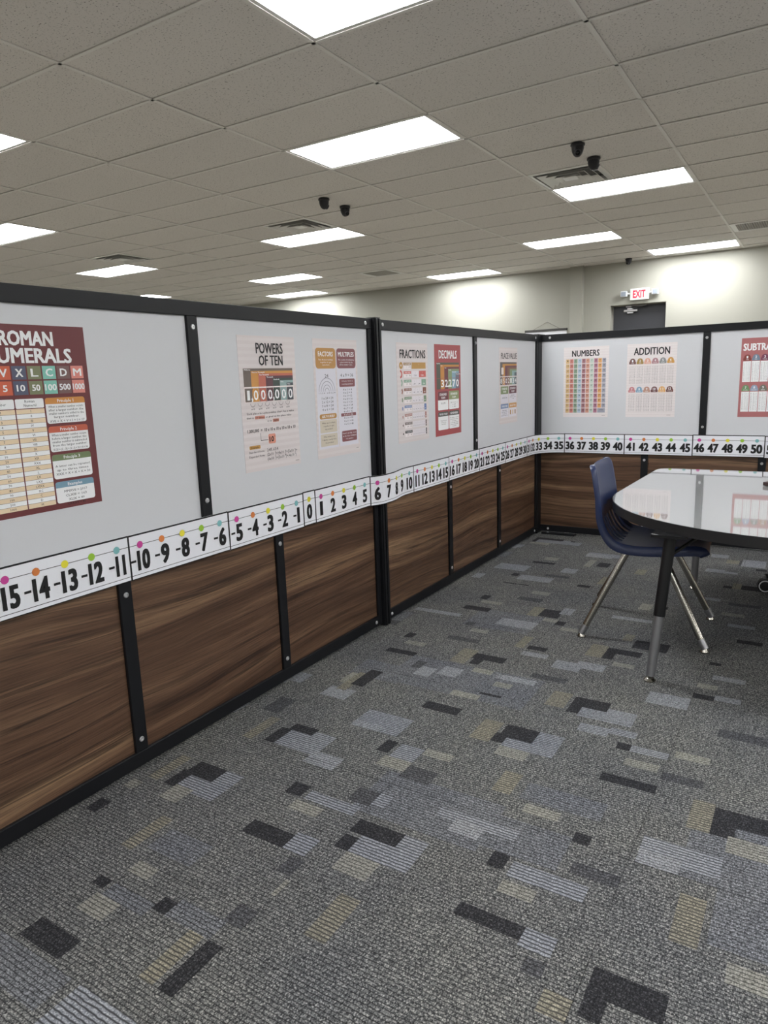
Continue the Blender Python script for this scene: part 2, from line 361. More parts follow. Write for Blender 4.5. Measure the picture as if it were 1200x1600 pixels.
# turret cameras
def turret(loc, label, az, grp='black dome cameras on the ceiling', k=1.0):
    T = thing('security_camera', loc, label, 'camera', grp)
    m = M(k); m.lathe([(.050, 0), (.054, -.006), (.054, -.016), (.048, -.022)], 24); m.build('mount_ring', CAMB, T, smooth=40)
    m = M(k); m.lathe([(.046, -.020), (.046, -.040), (.041, -.062), (.030, -.082), (.016, -.094), (.004, -.097)], 24); m.build('camera_housing', CAMB, T, smooth=60)
    d = Vector((math.sin(az)*math.cos(-.5), -math.cos(az)*math.cos(-.5), math.sin(-.5)))
    q = d.to_track_quat('Z', 'Y').to_matrix().to_4x4(); q.translation = Vector((0, 0, -.056))+d*.032
    m = M(k); m.lathe([(.024, -.01), (.024, .010), (.020, .013), (.018, .008)], 20, q); le = m.build('lens_hood', mat('lens_grey', rgb(54, 54, 60), rough=.3), T, smooth=30)
    m = M(k); m.lathe([(.017, .0), (.016, .009), (.008, .013), (.001, .0135)], 16, q); m.build('lens', GLASSB, T, smooth=60)
    return T
turret((-1.70, 5.66, H), 'right pair of dome cameras, upper one with its lens facing the room', .35)
turret((-1.70, 6.10, H), 'right pair of dome cameras, lower one beside the shiny diffuser', 1.9)
turret((-4.15, 5.74, H), 'left pair of dome cameras, left one', 2.6)
turret((-4.17, 6.12, H), 'left pair of dome cameras, right one', 1.2)
turret((-2.69, 11.72, H), 'single small black camera near the back wall above the exit sign', -.5, None, .95)

# exit sign with two emergency lamp heads
E_ = thing('exit_sign', (-2.56, RY1, 2.14), 'white exit sign with red letters and two lamp heads above the dark door', 'exit sign')
m = M(); m.box(-.145, -.055, 0, .145, 0, .178); m.build('sign_housing', mat('sign_white', rgb(222, 222, 220), rough=.4), E_, bevel=.006)
REDL = mat('exit_red', rgb(214, 30, 62), rough=.4)
REDL.node_tree.nodes['Principled BSDF'].inputs['Emission Color'].default_value = rgb(214, 30, 62)
REDL.node_tree.nodes['Principled BSDF'].inputs['Emission Strength'].default_value = .35
for sx in (-1, 1):
    m = M(); m.tube([(sx*.14, -.03, .105), (sx*.19, -.035, .105)], .016, 10); br = m.build('lamp_bracket', FRAME_W, E_, smooth=40)
    m = M(); m.box(sx*.19-.005 if sx > 0 else sx*.29, -.085, .06, sx*.29 if sx > 0 else sx*.19+.005, -.03, .15)
    hd = m.build('lamp_head', mat('clear_lamp_plastic', rgb(206, 210, 214), rough=.25), E_, bevel=.012)
    m = M(); m.box(sx*.24-.036, -.088, .072, sx*.24+.036, -.084, .138); m.build('lamp_lens', mat('lamp_lens_grey', rgb(150, 158, 170), rough=.15), hd, bevel=.002)

# hanging chart on the far wall
HC = thing('hanging_chart', (-4.10, RY1, 1.02), 'wall chart on a dark wooden hanger rail with string, far wall behind partition corner', 'chart')
m = M(); m.box(-.375, -.026, .725, .375, -.002, .765); m.build('hanger_rail', mat('dark_rail', rgb(62, 60, 58), rough=.5), HC, bevel=.003)
m = M(); m.tube([(-.22, -.012, .765), (.02, -.010, .885), (.24, -.012, .765)], .0035, 6); m.build('string', mat('grey_cord', rgb(110, 108, 100), rough=.8), HC)
m = M(); m.box(-.365, -.012, .02, .365, -.009, .73); m.build('chart_sheet', PAPERW, HC)
m = M(); m.tube([(.02, 0, .882), (.02, -.016, .882)], .006, 8); m.build('nail', STEEL, HC)

# ---------------------------------------------------------------- text (curves turned into flat meshes)
def text_mesh(s, w=None, h=1.0, bold=0.0, res=2):
    """verts (x, y) and faces; baseline y=0, cap height h, centred on x, squeezed to width w"""
    c = bpy.data.curves.new('t', 'FONT'); c.body = s; c.resolution_u = res; c.offset = bold; c.fill_mode = 'FRONT'
    o = bpy.data.objects.new('t', c); me = o.to_mesh()
    vs = [(v.co.x, v.co.y) for v in me.vertices]; fs = [tuple(p.vertices) for p in me.polygons]
    o.to_mesh_clear(); bpy.data.objects.remove(o); bpy.data.curves.remove(c)
    if not vs: return [], []
    x0 = min(v[0] for v in vs); x1 = max(v[0] for v in vs); k = h/(.691+2*bold)
    kx = k if w is None else w/(x1-x0)
    return [((x-(x0+x1)/2)*kx, (y+bold)*k) for x, y in vs], fs
def put_text(m, s, cx, y, h, w=None, z=0.0, bold=.0, res=2, mi=None, squeeze=None, align=0):
    vs, fs = text_mesh(s, w, h, 0.0, res)
    if not vs: return
    if squeeze: vs = [(x*squeeze, yy) for x, yy in vs]
    if align: ex = max(v[0] for v in vs); cx += ex if align > 0 else -ex
    b = bold*h*1.35
    for k, (dx, dy) in enumerate(((-b, -b*.6), (b, -b*.6), (b, b*.6), (-b, b*.6), (0, 0)) if bold else ((0, 0),)):
        m.add([(cx+x+dx, y+yy+dy, z+k*.00003) for x, yy in vs], fs, mi)
m = M(); vs, fs = text_mesh('EXIT', .192, .118, .035, 3); m.add([(x-.004, -.0565, .032+y) for x, y in vs], fs); m.build('letters', REDL, E_)

# ---------------------------------------------------------------- carpet tiles
# coloured blocks of the carpet: (yarn, x0, x1, y0, y1) in layout units, and a repeat for what lies out of sight
BLOCKS = [('M', -1.265, -1.128, 0.924, 1.0),('M', -1.057, -0.93, 0.799, 0.845),('M', -1.231, -1.101, 0.777, 0.809),('M', -1.312, -1.089, 0.527, 0.604),('M', -0.584, -0.375, 1.516, 1.591),('M', -0.113, 0.08, 1.254, 1.422),('M', -0.183, 0.08, 1.422, 1.654),('M', -0.935, -0.593, 1.277, 1.465),('M', -0.688, -0.408, 1.305, 1.434),('L', -1.409, -1.26, 1.13, 1.26),('D', -1.43, -1.332, 1.193, 1.253),('D', -1.442, -1.416, 1.13, 1.204),('B', -1.402, -1.336, 1.074, 1.134),('Y', -1.502, -1.473, 1.128, 1.257),('B', -1.537, -1.497, 1.06, 1.106),('D', -1.53, -1.502, 0.948, 0.994),('D', -1.121, -1.078, 1.251, 1.31),('L', -1.068, -0.905, 1.251, 1.29),('B', -1.077, -0.987, 1.205, 1.234),('D', -1.115, -0.985, 1.082, 1.127),('L', -0.982, -0.926, 1.071, 1.138),('N', -0.945, -0.917, 1.012, 1.067),('B', -0.907, -0.898, 0.955, 1.004),('Y', -1.33, -1.298, 0.904, 1.024),('B', -1.236, -1.176, 0.842, 0.89),('D', -1.28, -1.247, 0.778, 0.797),('B', -1.237, -1.157, 0.724, 0.777),('D', -1.098, -1.08, 0.796, 0.841),('Y', -0.989, -0.946, 0.666, 0.792),('D', -0.941, -0.894, 0.673, 0.793),('N', -0.945, -0.897, 0.843, 0.895),('L', -1.062, -0.912, 0.502, 0.609),('D', -1.275, -1.151, 0.619, 0.667),('L', -1.312, -1.165, 1.437, 1.549),('D', -1.328, -1.24, 1.516, 1.553),('D', -1.359, -1.33, 1.433, 1.523),('Y', -1.425, -1.386, 1.419, 1.554),('L', -1.176, -1.008, 1.633, 1.754),('K', -1.176, -1.07, 1.633, 1.662),('K', -1.177, -1.075, 1.389, 1.463),('L', -0.845, -0.693, 1.137, 1.255),('D', -0.88, -0.762, 1.202, 1.258),('D', -0.884, -0.848, 1.138, 1.195),('B', -0.843, -0.759, 1.08, 1.134),('L', -0.508, -0.344, 1.244, 1.286),('D', -0.552, -0.51, 1.252, 1.309),('B', -0.509, -0.421, 1.189, 1.232),('D', -0.553, -0.419, 1.087, 1.127),('L', -0.42, -0.348, 1.08, 1.13),('Y', -0.779, -0.731, 0.899, 1.023),('L', -0.732, -0.527, 1.355, 1.394),('K', -0.685, -0.603, 1.314, 1.37),('N', -0.959, -0.902, 1.31, 1.374),('L', -0.899, -0.863, 1.318, 1.362),('D', -1.026, -0.99, 1.549, 1.609),('L', -0.977, -0.893, 1.536, 1.612),('B', -0.98, -0.895, 1.484, 1.534),('D', -1.035, -0.907, 1.837, 1.89),('B', -0.891, -0.809, 1.582, 1.619),('N', -0.895, -0.809, 1.462, 1.515),('Y', -0.652, -0.603, 1.516, 1.627),('B', -0.556, -0.464, 1.47, 1.492),('L', -0.716, -0.562, 1.736, 1.859),('D', -0.749, -0.637, 1.793, 1.869),('D', -0.756, -0.72, 1.747, 1.795),('B', -0.716, -0.632, 1.688, 1.741),('Y', -0.82, -0.759, 1.742, 1.863),('D', -0.423, -0.291, 1.698, 1.723),('N', -0.288, -0.189, 1.77, 1.802),('Y', -0.202, -0.142, 1.6, 1.718),('M', -0.101, 0.005, 1.596, 1.688),('D', -0.147, 0.018, 1.65, 1.708),('D', -0.141, -0.102, 1.599, 1.663),('B', -0.109, 0.021, 1.549, 1.604),('L', -0.28, -0.112, 1.447, 1.523),('K', -0.275, -0.184, 1.425, 1.467),('D', -0.42, -0.38, 1.414, 1.454),('N', -0.389, -0.285, 1.316, 1.358),('Y', -0.173, -0.117, 1.23, 1.374),('B', -0.075, 0.023, 1.183, 1.223),('D', -0.277, -0.152, 1.042, 1.105),('D', -0.276, -0.238, 0.991, 1.041),('N', -0.385, -0.347, 1.021, 1.064),('Y', -0.342, -0.284, 0.967, 1.009),('M', -1.259, -0.749, 1.97, 2.205),('M', -1.404, -1.198, 1.958, 2.096),('M', -1.255, -0.964, 2.597, 2.83),('K', -1.195, -1.12, 2.059, 2.13),('K', -1.109, -1.037, 2.097, 2.166),('N', -1.223, -1.198, 2.102, 2.169),('Y', -1.12, -1.068, 2.223, 2.361),('D', -1.057, -0.932, 2.288, 2.338),('D', -1.055, -1.023, 2.228, 2.284),('B', -1.013, -0.93, 2.165, 2.209),('K', -0.905, -0.765, 2.16, 2.184),('B', -0.902, -0.837, 2.096, 2.136),('B', -1.0, -0.902, 1.961, 1.991),('D', -1.398, -1.268, 2.194, 2.216),('B', -1.362, -1.275, 2.294, 2.339),('D', -1.403, -1.368, 2.354, 2.412),('N', -1.237, -1.105, 2.42, 2.462),('B', -1.195, -1.111, 2.54, 2.573),('N', -1.24, -1.207, 2.595, 2.63),('K', -1.533, -1.302, 2.678, 2.693),('D', -1.336, -1.208, 2.794, 2.836),('K', -1.13, -0.962, 2.667, 2.75),('Y', -1.053, -1.004, 2.824, 2.955),('D', -0.995, -0.913, 2.843, 2.94),('B', -0.959, -0.902, 2.787, 2.806),('D', -0.902, -0.859, 2.771, 2.819),('K', -0.916, -0.873, 2.901, 2.998),('B', -1.302, -1.204, 2.903, 2.94),('D', -1.334, -1.304, 2.952, 3.022),('B', -1.134, -1.046, 3.137, 3.179),('N', -1.169, -1.046, 3.021, 3.069),('K', -1.484, -1.302, 3.487, 3.599),('D', -1.334, -1.206, 3.674, 3.717),('D', -1.336, -1.3, 3.387, 3.444),('K', -1.29, -1.117, 3.343, 3.423),('N', -1.171, -1.044, 3.451, 3.484),('K', -1.523, -1.47, 3.274, 3.366),('K', -1.124, -1.048, 3.553, 3.644),('B', -1.288, -1.215, 3.772, 3.837),('Y', -0.957, -0.926, 2.461, 2.592),('D', -0.91, -0.835, 2.455, 2.493),('K', -0.905, -0.809, 2.401, 2.429),('K', -0.766, -0.668, 2.337, 2.387),('N', -0.802, -0.676, 2.224, 2.26),('B', -0.856, -0.788, 2.717, 2.742),('K', -1.387, -1.284, 1.759, 1.841),('B', -1.388, -1.336, 1.873, 1.962),('Y', -1.367, -1.362, 1.826, 1.98),('D', -1.344, -1.289, 1.878, 2.017),('N', -1.494, -1.435, 1.586, 1.68),('Y', -0.691, -0.63, 2.502, 2.626),('D', -0.624, -0.504, 2.557, 2.611),('D', -0.624, -0.595, 2.495, 2.565),('B', -0.584, -0.498, 2.444, 2.487),('K', -0.691, -0.598, 2.388, 2.436),('D', -0.551, -0.425, 2.651, 2.744),('Y', -0.61, -0.567, 2.711, 2.795),('K', -0.7, -0.544, 2.951, 2.992),('B', -0.626, -0.58, 3.119, 3.21),('Y', -0.764, -0.717, 3.68, 3.782),('K', -0.451, -0.369, 3.905, 3.916),('D', -0.975, -0.909, 3.341, 3.348),('Y', -0.899, -0.873, 3.425, 3.563),('B', -1.047, -1.008, 3.716, 3.868),('D', -0.991, -0.92, 3.741, 3.832),('D', -0.277, -0.243, 2.619, 2.637),('K', -0.769, -0.592, 2.368, 2.407),('L', -0.581, -0.413, 2.018, 2.107),('D', -0.621, -0.501, 2.08, 2.144),('D', -0.618, -0.573, 2.032, 2.131),('Y', -0.693, -0.632, 2.043, 2.153),('K', -0.42, -0.287, 2.212, 2.297),('D', -0.289, -0.222, 2.306, 2.331),('K', -0.223, -0.147, 2.315, 2.32),('B', -0.293, -0.219, 2.402, 2.44),('K', -0.248, -0.141, 2.48, 2.523),('N', -0.184, -0.051, 2.082, 2.132),('B', -0.277, -0.186, 1.905, 1.935),('D', -0.424, -0.38, 1.872, 1.908),('L', -0.384, -0.29, 1.874, 1.887),('B', -0.384, -0.294, 1.799, 1.841),('L', -0.559, -0.471, 1.924, 1.972),('L', -0.466, -0.384, 1.952, 1.996),('K', -0.466, -0.375, 4.205, 4.276),('Y', -0.379, -0.318, 4.093, 4.18),('N', -0.313, -0.287, 4.065, 4.193),('K', -0.298, -0.18, 4.058, 4.212),('K', -0.451, -0.305, 3.878, 3.879),('D', -0.226, -0.177, 3.994, 4.004),('D', -0.337, -0.299, 3.619, 3.659),('D', -0.259, -0.172, 3.617, 3.69),('N', -0.545, -0.473, 4.169, 4.264),('Y', -0.3, -0.262, 3.613, 3.724),('K', -0.433, -0.328, 3.384, 3.414),('N', -0.282, -0.155, 3.355, 3.367),('B', -0.304, -0.208, 3.2, 3.229),('D', -0.211, -0.124, 2.874, 2.881),('K', -0.267, -0.159, 3.055, 3.085),('S', -1.028, -0.9, 1.414, 1.417),('S', -0.907, -0.827, 2.019, 2.027),('S', -1.33, -1.195, 3.248, 3.249)]
CELL = .6096/48; NC = 48; TX, TY = -.287, 1.419
def fill_block(grid, b, ox, oy):
    k, x0, x1, y0, y1 = b
    i0, i1, j0, j1 = [int(round(q)) for q in ((x0-ox)/CELL, (x1-ox)/CELL, (y0-oy)/CELL, (y1-oy)/CELL)]
    if i1-i0 < 3: i1 = i0+3
    if k == 'S': k = 'D'; j1 = j0+1
    elif j1-j0 < 3: j1 = j0+3
    for j in range(max(j0, 0), min(j1, NC)):
        for i in range(max(i0, 0), min(i1, NC)): grid[j][i] = k
def random_blocks(rg):
    out = []
    for _ in range(3):
        x, y = rg.randrange(0, 18), rg.randrange(2, 20)
        motif = rg.choice('LDLMK')
        if motif == 'L': out += [('L', x, x+9, y, y+4), ('D', x, x+7, y+3, y+5), ('D', x-1, x+1, y, y+4), ('B', x, x+5, y-2, y)]
        elif motif == 'D': out += [('D', x, x+7, y, y+2), ('L', x+6, x+9, y-2, y+1)]
        elif motif == 'M': out += [('M', x, x+10, y, y+6), ('N', x+2, x+8, y-2, y), ('Y', x-4, x, y, y+5)]
        else: out += [('L', x, x+11, y, y+3), ('K', x, x+6, y-1, y+2), ('D', x+8, x+10, y-4, y-2), ('B', x+8, x+13, y-6, y-4)]
    return out
rg = random.Random(3)
for tj in range(-4, 6):
    for ti in range(-3, 4):
        ox, oy = TX+ti*.6096, TY+tj*.6096
        grid = [['.']*NC for _ in range(NC)]
        known = [b for b in BLOCKS if b[2] > ox and b[1] < ox+.6096 and b[4] > oy and b[3] < oy+.6096]
        if len(known) < 2:
            known = known+[(k, ox+x0*2*CELL, ox+x1*2*CELL, oy+y0*2*CELL, oy+y1*2*CELL) for k, x0, x1, y0, y1 in random_blocks(rg)]
        for b in known: fill_block(grid, b, ox, oy)
        m = M(); done = [[False]*NC for _ in range(NC)]; gp = .0005
        for j in range(NC):
            for i in range(NC):
                if done[j][i]: continue
                k = grid[j][i]; i1 = i
                while i1 < NC and grid[j][i1] == k and not done[j][i1]: i1 += 1
                j1 = j+1
                while j1 < NC and all(grid[j1][q] == k and not done[j1][q] for q in range(i, i1)): j1 += 1
                for jj in range(j, j1):
                    for q in range(i, i1): done[jj][q] = True
                xa, xb, ya, yb_ = [q*CELL for q in (i, i1, j, j1)]
                xa, ya = max(xa, gp), max(ya, gp); xb, yb_ = min(xb, .6096-gp), min(yb_, .6096-gp)
                m.add([(xa, ya, 0), (xb, ya, 0), (xb, yb_, 0), (xa, yb_, 0)], [(0, 1, 2, 3)], YI[k])
        L_ = .6096-gp
        m.add([(gp, gp, 0), (L_, gp, 0), (L_, L_, 0), (gp, L_, 0), (gp, gp, -.006), (L_, gp, -.006), (L_, L_, -.006), (gp, L_, -.006)],
              [(0, 4, 5, 1), (1, 5, 6, 2), (2, 6, 7, 3), (3, 7, 4, 0)], YI['D'])
        t = m.build('carpet_tile', YM, floor); t.location = (ox, oy, 0)

# ---------------------------------------------------------------- partition
XL, YB = -1.4673*1.353, 4.2077*1.353           # face planes of the two runs (layout units)
ZT, ZR, ZU, ZM, ZB = 1.655, 1.602, .835, .700, .066
screw0 = [None]
def screw(parent, x, z):
    if screw0[0] is None:
        m = M(); T = Matrix.Rotation(math.pi/2, 4, 'X')
        m.lathe([(.0078, 0), (.0078, .0016), (.0062, .0034), (.0036, .0034), (.0036, .0012)], 12, T)
        screw0[0] = m.build('screw', SCREWM, parent, smooth=40); o = screw0[0]
        o.location = (x*S, 0, z*S); return
    inst('screw', screw0[0], parent, (x*S, 0, z*S))
def partition_unit(loc, rz, label, X0=.03, X1=2.48, xe=None):
    """local x runs along the face, -y is the face side; X0..X1 in layout units"""
    U = thing('partition_panel', (loc[0]*S, loc[1]*S, 0), label, 'partition', 'black framed whiteboard partitions', rz)
    D = .05; xe = X0 if xe is None else xe; sw = .035 if xe == X0 else .02
    def bar(name, x0, z0, x1, z1, d=0.0):
        m = M(S); m.box(x0, d, z0, x1, D, z1); return m.build(name, BLACK, U, bevel=.0018)
    bar('top_rail', xe, ZR, X1, ZT); bar('bottom_rail', xe, .012, X1, ZB); bar('middle_rail', xe+.015, ZM, X1-.03, ZU, .001)
    bar('side_stile', xe, ZB, xe+sw, ZR); bar('side_stile', X1-.035, ZB, X1, ZR)
    xm = (X0+X1)/2; bar('mullion', xm-.025, ZU, xm+.025, ZR)
    ls = [X0+(X1-X0)*q for q in (1/3, 2/3)]
    for x in ls: bar('mullion', x-.026, ZB, x+.026, ZM)
    xs = [xe+sw, xm-.025, xm+.025, X1-.035]
    for a, b in ((xs[0], xs[1]), (xs[2], xs[3])):
        m = M(S); m.box(a-.008, .012, ZU-.01, b+.008, .030, ZR+.008); m.build('whiteboard', BOARD, U)
    xs = [xe+sw, ls[0]-.026, ls[0]+.026, ls[1]-.026, ls[1]+.026, X1-.035]
    for a, b in zip(xs[::2], xs[1::2]):
        m = M(S); m.box(a-.008, .012, ZB-.008, b+.008, .030, ZM+.008); m.build('wood_panel', WOOD, U)
    for x in (X0+.045, X1-.06): screw(U, x, ZT-.026); screw(U, x, .037)
    screw(U, xm, 1.562); screw(U, xm, .912)
    for x in ls: screw(U, x, .112); screw(U, x, ZM-.05)
    for x in (X0+.2, X1-.2):
        m = M(S); m.lathe([(.022, .0), (.022, .004), (.008, .006), (.008, .02)], 12, Matrix.Translation((x, .025, 0))); m.build('levelling_foot', STEEL, U, smooth=30)
    return U
PH = math.pi/2
P0 = 3.14
partition_unit((XL, P0-2.51), PH, 'long left partition nearest the camera, carrying the roman numerals, powers of ten and factors posters')
partition_unit((XL, P0), PH, 'left partition between the middle post and the corner, carrying the fractions, decimals and place value posters')
partition_unit((XL-.007, YB), 0, 'back partition along the far side, carrying the numbers and addition posters', X0=.035, xe=-.02)
partition_unit((XL-.007+2.51, YB), 0, 'back partition continuing beyond the right edge of the photo')
def post(x, y, label, sx=1, out=(1, 0)):
    T = thing('partition_post', (x*S, y*S, 0), label, 'post', 'black partition connector posts')
    m = M(S); ox, oy = out
    if ox and oy: m.box(-.03, -.098, 0, .025, .055, ZT+.003)
    elif ox: m.box(-.055, -.027, 0, .016, .027, ZT+.003); m.box(.012, -.022, .0, .024, -.004, ZT+.001); m.box(.012, .006, 0, .024, .022, ZT+.001)
    else: m.box(-.027, -.016, 0, .027, .055, ZT+.003); m.box(-.022, -.024, 0, -.004, -.012, ZT+.001); m.box(.006, -.024, 0, .022, -.012, ZT+.001)
    m.build('post_profile', BLACK, T, bevel=.0018)
    m = M(S)
    if ox and oy: m.box(-.032, -.100, ZT+.003, .027, .057, ZT+.006)
    elif ox: m.box(-.057, -.028, ZT+.003, .018, .028, ZT+.006)
    else: m.box(-.028, -.018, ZT+.003, .028, .057, ZT+.006)
    m.build('post_cap', RUBBER, T, bevel=.001, seg=1)
post(XL, P0, 'black connector post in the middle of the left partition run')
post(XL-.022, YB+.025, 'black post at the inner corner of the two partitions', 1, (1, 1))
post(XL-.007+2.51, YB, 'black connector post beyond the right edge of the photo', 1, (0, 1))
post(XL, P0-2.51, 'black connector post at the near end of the left run', 1, (1, 0))
FP = thing('foot_plate', ((XL+.035)*S, (YB-.02)*S, 0), 'flat black foot plate on the carpet at the partition corner', 'foot plate')
m = M(S); m.box(0, -.045, .0, .285, .015, .012); m.build('plate', BLACK, FP, bevel=.002); 
m = M(S); m.lathe([(.010, .012), (.010, .015), (.004, .017)], 10, Matrix.Translation((.05, -.02, 0))); m.build('bolt', SCREWM, FP)

# ---------------------------------------------------------------- posters (11 x 17 in, flat print on paper)
PW, PHT = .2825, .4355
class Poster:
    def __init__(s, name, run, a, label, paper, cat='poster'):
        s.m = M(); s.ms = []; s.W, s.H = PW, PHT
        rot = Matrix(((0, 0, 1), (1, 0, 0), (0, 1, 0))) if run == 'L' else Matrix(((1, 0, 0), (0, 0, -1), (0, 1, 0)))
        base = Vector(((XL-.012)*S+.0003, (a+.18)*S, .9855*S)) if run == 'L' else Vector(((a+.18)*S, (YB+.012)*S-.0003, .9855*S))
        s.o = bpy.data.objects.new(name, None); C.objects.link(s.o); s.o.empty_display_size = .05
        s.o.matrix_world = Matrix.Translation(base) @ rot.to_4x4(); tag(s.o, label, cat, 'math posters on the whiteboards')
        p = M(); p.box(-PW/2, 0, 0, PW/2, PHT, .0004); p.build('paper_sheet', paper, s.o)
    def mi(s, c):
        m = c if isinstance(c, bpy.types.Material) else mat('print_%d_%d_%d' % c, rgb(*(q*.87+.13*165 if max(c)-min(c) > 25 else q for q in c), 1.08), rough=.5)
        if m not in s.ms: s.ms.append(m)
        return s.ms.index(m)
    def xy(s, u, v): return ((u-.5)*s.W, (1-v)*s.H)
    def rect(s, u0, v0, u1, v1, c, l=1, r=0.0):
        x0, y1 = s.xy(u0, v0); x1, y0 = s.xy(u1, v1); z = .0006+l*.00025
        pts = rrect(x0, y0, x1, y1, r*s.W) if r else [(x0, y0), (x1, y0), (x1, y1), (x0, y1)]
        s.m.add([(x, y, z) for x, y in pts], [tuple(range(len(pts)))], s.mi(c))
    def toprect(s, u0, v0, u1, v1, c, l=1, r=.03):      # rounded at the top only
        s.rect(u0, v0, u1, v1, c, l, r); s.rect(u0, v0+.45*(v1-v0), u1, v1, c, l+.4)
    def frame(s, u0, v0, u1, v1, c, t=.006, l=1):
        tv = t*s.W/s.H
        for q in ((u0, v0, u1, v0+tv), (u0, v1-tv, u1, v1), (u0, v0, u0+t, v1), (u1-t, v0, u1, v1)): s.rect(*q, c, l)
    def text(s, t, u, v0, v1, c, u_w=None, l=3, bold=.0, res=2, align=0):
        x, y = s.xy(u, v1); put_text(s.m, t, x, y, (v1-v0)*s.H, None if u_w is None else u_w*s.W, .0006+l*.00025, bold, res, s.mi(c), align=align)
    def arc(s, u, v, r, a0, a1, c, t=.004, l=2, n=18):
        x, y = s.xy(u, v); z = .0006+l*.00025; vs = []
        for k in range(n+1):
            an = math.radians(a0+(a1-a0)*k/n)
            for rr in (r-t/2, r+t/2): vs.append((x+rr*s.W*math.cos(an), y+rr*s.W*math.sin(an), z))
        s.m.add(vs, [(2*k, 2*k+1, 2*k+3, 2*k+2) for k in range(n)], s.mi(c))
    def disc(s, u, v, ru, rv, c, l=1, n=18):
        x, y = s.xy(u, v); z = .0006+l*.00025
        s.m.add([(x+ru*s.W*math.cos(2*math.pi*k/n), y+rv*s.H*math.sin(2*math.pi*k/n), z) for k in range(n)], [tuple(range(n))], s.mi(c))
    def done(s): s.m.build('print', s.ms, s.o)
WH = (238, 238, 242); BK = (26, 24, 26); CREAM = (236, 212, 176)
def pink_paper(name='pink_lined_paper', a=(206, 197, 196), b=(210, 202, 201), pitch=.0102):
    m = mat(name, rough=.5); g = G(m); z = g.sep(g.pos())[2]
    st = g.math('PINGPONG', g.math('DIVIDE', z, pitch), 1.0)
    wv = g.math('MULTIPLY', g.math('SUBTRACT', st, .4), 4.0, clamp=True)
    g.col(g.mix(wv, rgb(*a, 1.15), rgb(*b, 1.15))); return m
PINK = pink_paper(); ROSE = pink_paper('pale_rose_paper', (213, 205, 204), (217, 210, 209), .008)
MAROON = mat('maroon_paper', rgb(104, 48, 50, 1.1), rough=.5); BRICKR = mat('brick_red_paper', rgb(160, 74, 76, 1.1), rough=.5); DUSTY = mat('dusty_rose_paper', rgb(168, 104, 104, 1.1), rough=.5)

# Roman numerals
p = Poster('roman_numerals_poster', 'L', 1.072, 'maroon poster titled ROMAN NUMERALS at the left edge of the photo', MAROON)
p.text('ROMAN', .465, .034, .106, WH, .46, bold=.035); p.text('NUMERALS', .47, .122, .196, WH, .76, bold=.035)
cols = [(176, 108, 44), (206, 86, 52), (84, 88, 108), (116, 120, 84), (124, 196, 178), (112, 78, 76), (224, 132, 120)]
for k, (a, b) in enumerate(zip('IVXLCDM', ('1', '5', '10', '50', '100', '500', '1000'))):
    u0 = .045+k*.1315; u1 = u0+.119
    p.rect(u0, .213, u1, .283, cols[k]); p.rect(u0, .291, u1, .363, cols[k])
    p.text(a, (u0+u1)/2, .228, .268, WH, .075 if a == 'M' else .06 if a != 'I' else .018, bold=.03); p.text(b, (u0+u1)/2, .311, .343, WH, min(.112, .034*len(b)), bold=.03)
for (u0, u1, hd) in ((.05, .292, ('Number',)), (.302, .548, ('Roman', 'Numeral'))):
    p.rect(u0, .384, u1, .434, WH, 1, .012)
    for q, t in enumerate(hd): y = .402 if len(hd) == 1 else .390+.021*q; p.text(t, (u0+u1)/2, y, y+.014, BK, res=1)
nums = '1 2 3 4 5 6 7 8 9 10 20 30 40 50 60 70 80 90 100 500 1000'.split(); roms = 'I II III IV V VI VII VIII IX X XX XXX XL L LX LXX LXXX XC C D M'.split()
for k in range(21):
    v0 = .438+k*.0253; c = CREAM if k % 2 == 0 else WH
    p.rect(.05, v0, .292, v0+.0238, c); p.rect(.302, v0, .548, v0+.0238, c)
    p.text(nums[k], .171, v0+.0055, v0+.0185, BK, res=1); p.text(roms[k], .425, v0+.0055, v0+.0185, BK, res=1)
def pbox(v0, v1, hc, head, lines):
    p.rect(.562, v0, .935, v1, WH, 1, .022); p.toprect(.562, v0, .935, v0+.034, hc, 2, .022)
    p.text(head, .748, v0+.009, v0+.026, WH, res=1, bold=.02)
    n = len(lines)
    for q, t in enumerate(lines):
        big = '=' in t; y = v0+.042+q*.0188+(.004 if big and 'M' not in head and head != 'Examples' else 0)
        if head == 'Examples': y = v0+.05+q*.024
        if head.endswith('3'): y = v0+.058+q*.022
        p.text(t, .748, y, y+(.0135 if big else .0125), BK, min(.33, .0172*len(t)), res=1)
pbox(.384, .524, (206, 132, 52), 'Principle 1', ['When a smaller number occurs', 'after a larger number, the', 'smaller number is added to the', 'larger number.', 'XVII = X + V + I + I = 17'])
pbox(.540, .680, (196, 84, 56), 'Principle 2', ['When a smaller number occurs', 'before a larger number, the', 'smaller number is subtracted', 'from the larger number.', 'XCIV = (C - X) + (V - I) = 90 + 4 = 94'])
pbox(.696, .832, (104, 120, 78), 'Principle 3', ['A letter can be repeated', 'up to three times.', 'XXX = X + X + X = 30'])
pbox(.848, .968, (110, 150, 172), 'Examples', ['MMXVII = 2017', 'CLXIII = 163', 'XLIX = 49', 'LXXXV = 85'])
p.done()

def steps(p, u0, u1, v0, v1, cs, dv, off0=0.0):
    n = len(cs); du = (u1-u0)/n
    for k, c in enumerate(cs): p.rect(u0+k*du, v0+k*dv, u1, v1, c, 1+.3*k)
